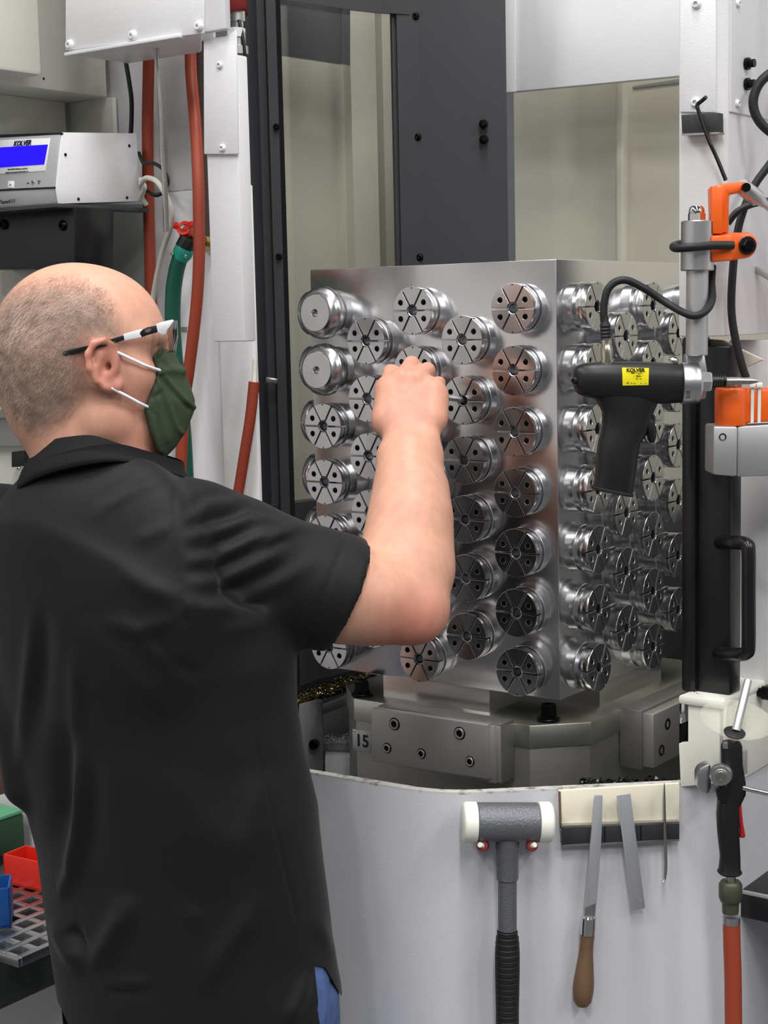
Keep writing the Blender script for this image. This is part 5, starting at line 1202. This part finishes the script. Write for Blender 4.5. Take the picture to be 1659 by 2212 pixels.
# side vents: cut the cloth cleanly along the hem lines
cb = bmesh.new(); cb.from_mesh(shirt.data); soff = WOFF[person.name]
def fpx(f): return proj(np.array(f.calc_center_median())+soff)
def isnear(f): c = np.array(f.calc_center_median())+soff; return float(np.dot(np.array(f.normal), CAM-c)) > -.5
for poly in ([(679,2084),(703,2090),(737,2152),(757,2104),(800,2100),(800,2480),(706,2480),(690,2190)], [(40,2120),(106,2132),(126,2166),(160,2240),(230,2480),(40,2480)]):
    xs_, ys_ = [p[0] for p in poly], [p[1] for p in poly]
    for (x0, y0), (x1, y1) in zip(poly, poly[1:]+poly[:1]):
        if max(y0, y1) > 2475 and min(y0, y1) > 2475: continue
        r0, r1 = ray(x0, y0), ray(x1, y1); n = np.cross(r0, r1); n /= np.linalg.norm(n); fs = []
        for f in cb.faces:
            c = f.calc_center_median(); 
            if c.z+soff[2] > .99: continue
            x, y = fpx(f)
            if min(xs_)-20 < x < max(xs_)+20 and min(ys_)-20 < y < max(ys_)+20 and (isnear(f) or x > 728): fs.append(f)
        g = fs+list({e for f in fs for e in f.edges})+list({v for f in fs for v in f.verts})
        bmesh.ops.bisect_plane(cb, geom=g, dist=1e-6, plane_co=V3(CAM-soff), plane_no=V3(n))
    kill = []
    for f in cb.faces:
        if f.calc_center_median().z+soff[2] > .99: continue
        x, y = fpx(f)
        if not (isnear(f) or x > 728): continue
        if inpoly(np.array(x), np.array(y), poly): kill.append(f)
    bmesh.ops.delete(cb, geom=kill, context='FACES')
bmesh.ops.delete(cb, geom=[f for f in cb.faces if f.calc_center_median().z+soff[2] < .752], context='FACES')
cb.to_mesh(shirt.data); cb.free()
shirt['label'] = 'loose black short-sleeved polo shirt'
# collar: folded knit band round the neck
top = [(84,962,1.935),(112,950,1.90),(150,943,1.882),(200,941,1.874),(255,957,1.880),(305,977,1.892),(346,1002,1.915),(362,1008,1.955),(350,985,2.00),(290,955,2.03),(200,938,2.035),(120,945,2.01),(86,958,1.97)]
bot = [(34,1058,1.925),(70,1036,1.885),(120,1018,1.862),(190,1003,1.850),(260,997,1.855),(330,1012,1.872),(398,1030,1.905),(412,1032,1.96),(385,1020,2.03),(300,1000,2.07),(190,1000,2.075),(90,1020,2.04),(44,1046,1.98)]
def closed(pts, n=5):
    P = [PY(*p) for p in pts]; m = len(P); out = []
    for i in range(m):
        a, b, c, d = P[i-1], P[i], P[(i+1) % m], P[(i+2) % m]
        for k in range(n):
            t = k/n; out.append(.5*((2*b)+(c-a)*t+(2*a-5*b+4*c-d)*t*t+(3*b-a-3*c+d)*t**3))
    return np.array(out)
T_, Bt = closed(top), closed(bot); cen = (T_.mean(0)+Bt.mean(0))/2; rows = []
for s in np.linspace(0, 1, 6):
    r = T_*(1-s)+Bt*s; o = r-cen; o[:, 2] = 0; o /= np.linalg.norm(o, axis=1, keepdims=True); rows.append(r+o*(.004*math.sin(s*math.pi)))
inner = T_-(lambda o: o/np.linalg.norm(o, axis=1, keepdims=True))((T_-cen)*np.array([1, 1, 0]))*.004
rows = [inner-ZV*.04, inner]+rows
o = Bt-cen; o[:, 2] = 0; o /= np.linalg.norm(o, axis=1, keepdims=True); rows += [Bt-o*.006-ZV*.001, Bt-o*.008+ZV*.02]
n_ = len(T_); cv = np.concatenate(rows); cq = []
for k in range(len(rows)-1):
    for i in range(n_): j = (i+1) % n_; cq.append((k*n_+i, k*n_+j, (k+1)*n_+j, (k+1)*n_+i))
me = mesh_obj('collar', cv, np.array(cq), 'collar_knit', shirt)

# ------------------------------------------------------------------ jeans and shoes
J_ = Field(fx(-.62, .12, .009), fx(1.72, 2.34, .009), fx(.03, 1.10, .009), .06)
def jhip(X, Y, Z):
    cx = np.interp(Z, kz, kcx); cy = np.interp(Z, kz, kcy); A_ = np.interp(Z, [.7, .86, 1.05], [.175, .199, .172]); Bb = A_*.66
    cx = np.where(Z < kz[0], kcx[0], cx)+.012
    pr = (X-cx)*TR[0]+(Y-cy)*TR[1]; pf = (X-cx)*TF[0]+(Y-cy)*TF[1]
    d = (np.sqrt((pr/A_)**2+(pf/Bb)**2)-1)*Bb; return np.maximum(np.maximum(d, Z-1.02), .72-Z)
J_.add(jhip, (-.62, 1.72, .70), (.12, 2.34, 1.05), .03)
jc = PY(432, 2212, 1.985)
for sgn in (-1, 1):
    hp = np.array([jc[0], jc[1], .80])+TR*.088*sgn; kn_ = np.array([hp[0]+.01, hp[1]-.01, .50]); an = np.array([hp[0]+.01, hp[1]-.03, .10])
    J_.cone(hp, kn_, .099, .076, .03); J_.cone(kn_, an, .074, .062, .02)
    s = lathe_bm; shb = bmesh.new()
jv, jq = J_.mesh(); jv = relax(jv, jq, 2, .5); jn = vnormals(jv, jq); jx, jy = proj(jv)
jd = .003*np.exp(-(polydist(jx, jy, [(690,2100),(700,2160),(696,2240)])/6)**2)-.003*np.exp(-(polydist(jx, jy, [(720,2110),(716,2180),(730,2240)])/7)**2)
jeans = mesh_obj('jeans', jv+jn*jd[:, None], jq, 'denim', person); jeans['label'] = 'blue denim jeans'
for sgn in (-1, 1):
    a = np.array([jc[0], jc[1], 0])+TR*.088*sgn+np.array([.01, -.03, 0]); K = Field(fx(a[0]-.2, a[0]+.25, .008), fx(a[1]-.2, a[1]+.28, .008), fx(-.012, .16, .008))
    K.cone(a+np.array([0, 0, .055])-TF*.03, a+TF*.14+np.array([0, 0, .035]), .046, .040, .03); K.cone(a+np.array([0, 0, .06]), a+np.array([0, 0, .12]), .05, .05, .02); K.f = np.maximum(K.f, -(K.z[None, None, :]-.001))
    kv, kq_ = K.mesh(); sh = mesh_obj('shoe', kv, kq_, 'shoe_leather', person)

# ------------------------------------------------------------------ face mask
lo_ = HO+HF*.06-HR*.10-ZV*.20; hi_ = HO+HF*.17+HR*.10+ZV*.06
M_ = Field(fx(HO[0]+.03, HO[0]+.19, .0022), fx(HO[1]-.09, HO[1]+.14, .0022), fx(HO[2]-.16, HO[2]+.04, .0022), .03)
mp_near = [hl(x, y, .05)[[0, 2]] for x, y in [(328,772),(352,752)]]+[hl(x, y, 0)[[0, 2]] for x, y in [(372,758),(392,790),(410,835),(419,862),(417,888),(402,925),(378,962),(352,986)]]+[hl(x, y, .04)[[0, 2]] for x, y in [(340,975),(322,925),(311,884),(326,842),(338,815),(334,790)]]
def maskf(X, Y, Z):
    f = (X-HO[0])*HF[0]+(Y-HO[1])*HF[1]; r = np.abs((X-HO[0])*HR[0]+(Y-HO[1])*HR[1]); z = Z-HO[2]+0*f
    f = f+0*z; ins = inpoly(f, z, mp_near); d2 = polydist(f, z, mp_near+mp_near[:1]); d2 = np.where(ins, -d2, d2)
    fr = np.interp(z, [-.128, -.10, -.06, -.03, 0.0], [.112, .134, .146, .135, .118]); wd = .064*np.sqrt(np.clip(1-(np.clip(f-.055, 0, None)/(fr-.050))**2, 0, 1))
    a = d2; b = (r-wd)*.8; k = .006; h = np.maximum(k-np.abs(a-b), 0)/k; return np.maximum(a, b)+h*h*k*.25
M_.add(maskf, (M_.x[0], M_.y[0], M_.z[0]), (M_.x[-1], M_.y[-1], M_.z[-1]), .004)
mv, mq = M_.mesh(); mv = relax(mv, mq, 2, .5); mn = vnormals(mv, mq); mx_, my_ = proj(mv); md = np.zeros(len(mv))
for line, w, amp in [([(345,800),(372,835),(400,865),(418,880)],5,.0030),([(340,818),(362,870),(382,925),(392,935)],5,.0028),([(342,806),(365,800),(392,805)],7,.0030),([(345,812),(380,850),(408,882)],6,-.0030),([(352,770),(366,790),(396,800)],6,.0022),([(336,838),(350,900),(362,950)],7,.0018),([(338,800),(350,802),(352,812)],4,-.0045),([(330,860),(345,850)],5,-.002),([(322,885),(340,900),(350,970)],3,-.0012)]: md += amp*np.exp(-(polydist(mx_, my_, line)/w)**2)
mask = mesh_obj('face_mask', mv+mn*md[:, None], mq, 'mask_cloth', person); mask['label'] = 'dark green pleated cloth face mask'
for pts in ([(222,744,.066),(236,752,.0765),(262,765,.0755),(300,783,.070),(318,791,.066),(345,800,.050)], [(222,828,.062),(238,836,.0745),(254,845,.0735),(286,862,.068),(306,873,.062),(332,884,.046)]):
    P = [hp_(*q)+HR*.004 for q in pts]; lp = tube('ear_loop', P, .0020, 'elastic_white', mask, 8, 4)
# ------------------------------------------------------------------ safety glasses
t = thing('safety_glasses', 'black and white framed clear safety glasses worn above the green mask', 'glasses', hp_(300, 720, .08))
def gpoly(name, pix, r, th, mat, parent, bev=.0008): return put(name, prism(bmesh.new(), [hp_(x, y, r(x) if callable(r) else r) for x, y in pix], -HR*th, bev), mat, parent)
rr = lambda x: float(np.interp(x, [135, 200, 260, 330, 375], [.0805, .0855, .0835, .0790, .0700]))
tm = gpoly('temple', [(134,760),(145,756),(188,747),(268,724),(270,734),(228,747),(190,757),(143,768),(135,768)], rr, .004, 'black_plastic', t)
gpoly('temple_inlay', [(266,722),(300,712),(309,711),(302,722),(308,728),(268,736)], rr, .0045, 'glasses_white', tm)
gpoly('temple_hinge', [(300,716),(318,707),(338,703),(345,706),(340,718),(318,724),(306,729)], rr, .005, 'black_plastic', tm)
gpoly('brow_frame', [(337,700),(347,696),(374,690),(376,694),(362,712),(358,722),(350,724),(340,718)], rr, .005, 'glasses_white', t)
gpoly('logo', [(313,713),(320,709),(327,710),(326,715),(319,719),(313,717)], lambda x: rr(x)+.0006, .001, 'chrome', tm, 0)
tm2 = put('temple', prism(bmesh.new(), [HW(hl(x, y, rr(x))*np.array([1, -1, 1])) for x, y in [(134,760),(188,747),(300,714),(345,700),(345,710),(300,726),(190,757),(135,768)]], HR*.004, .0008), 'black_plastic', t)
bm = bmesh.new(); gn = 22; gm = 6; G_ = []
for i in range(gn+1):
    a = (i/gn*2-1); row = []
    for j in range(gm+1):
        s = j/gm; fz = hl(np.interp(s, [0, .5, 1], [376, 378, 373]), np.interp(s, [0, 1], [692, 766]), 0)
        side = abs(a)**2.2; f = fz[0]+.004-.034*side; z = fz[2] if j < gm else fz[2]
        z = fz[2]+(.012 if s > .5 else 0)*max(0, 1-abs(a)*5)*1.0
        row.append(bm.verts.new(V3(HW((f, a*.066, z)))))
    G_.append(row)
for i in range(gn):
    for j in range(gm): bm.faces.new((G_[i][j], G_[i+1][j], G_[i+1][j+1], G_[i][j+1]))
put('lens', bm, 'lens_clear', t, 60)
# ------------------------------------------------------------------ key in the fist
ck = W(SC, -BW-.030, zrow(3, 1)); kh = PY(905, 850, 2.205)
t = thing('hex_driver', 'silver hex driver in the fist pushed into a collet bore', 'hand tool', kh)
cyl('shaft', kh, ck, .0046, 'aluminium', t, 6, .0003); cyl('handle', PY(868, 846, 2.212), PY(925, 853, 2.200), .0075, 'steel', t, 16)
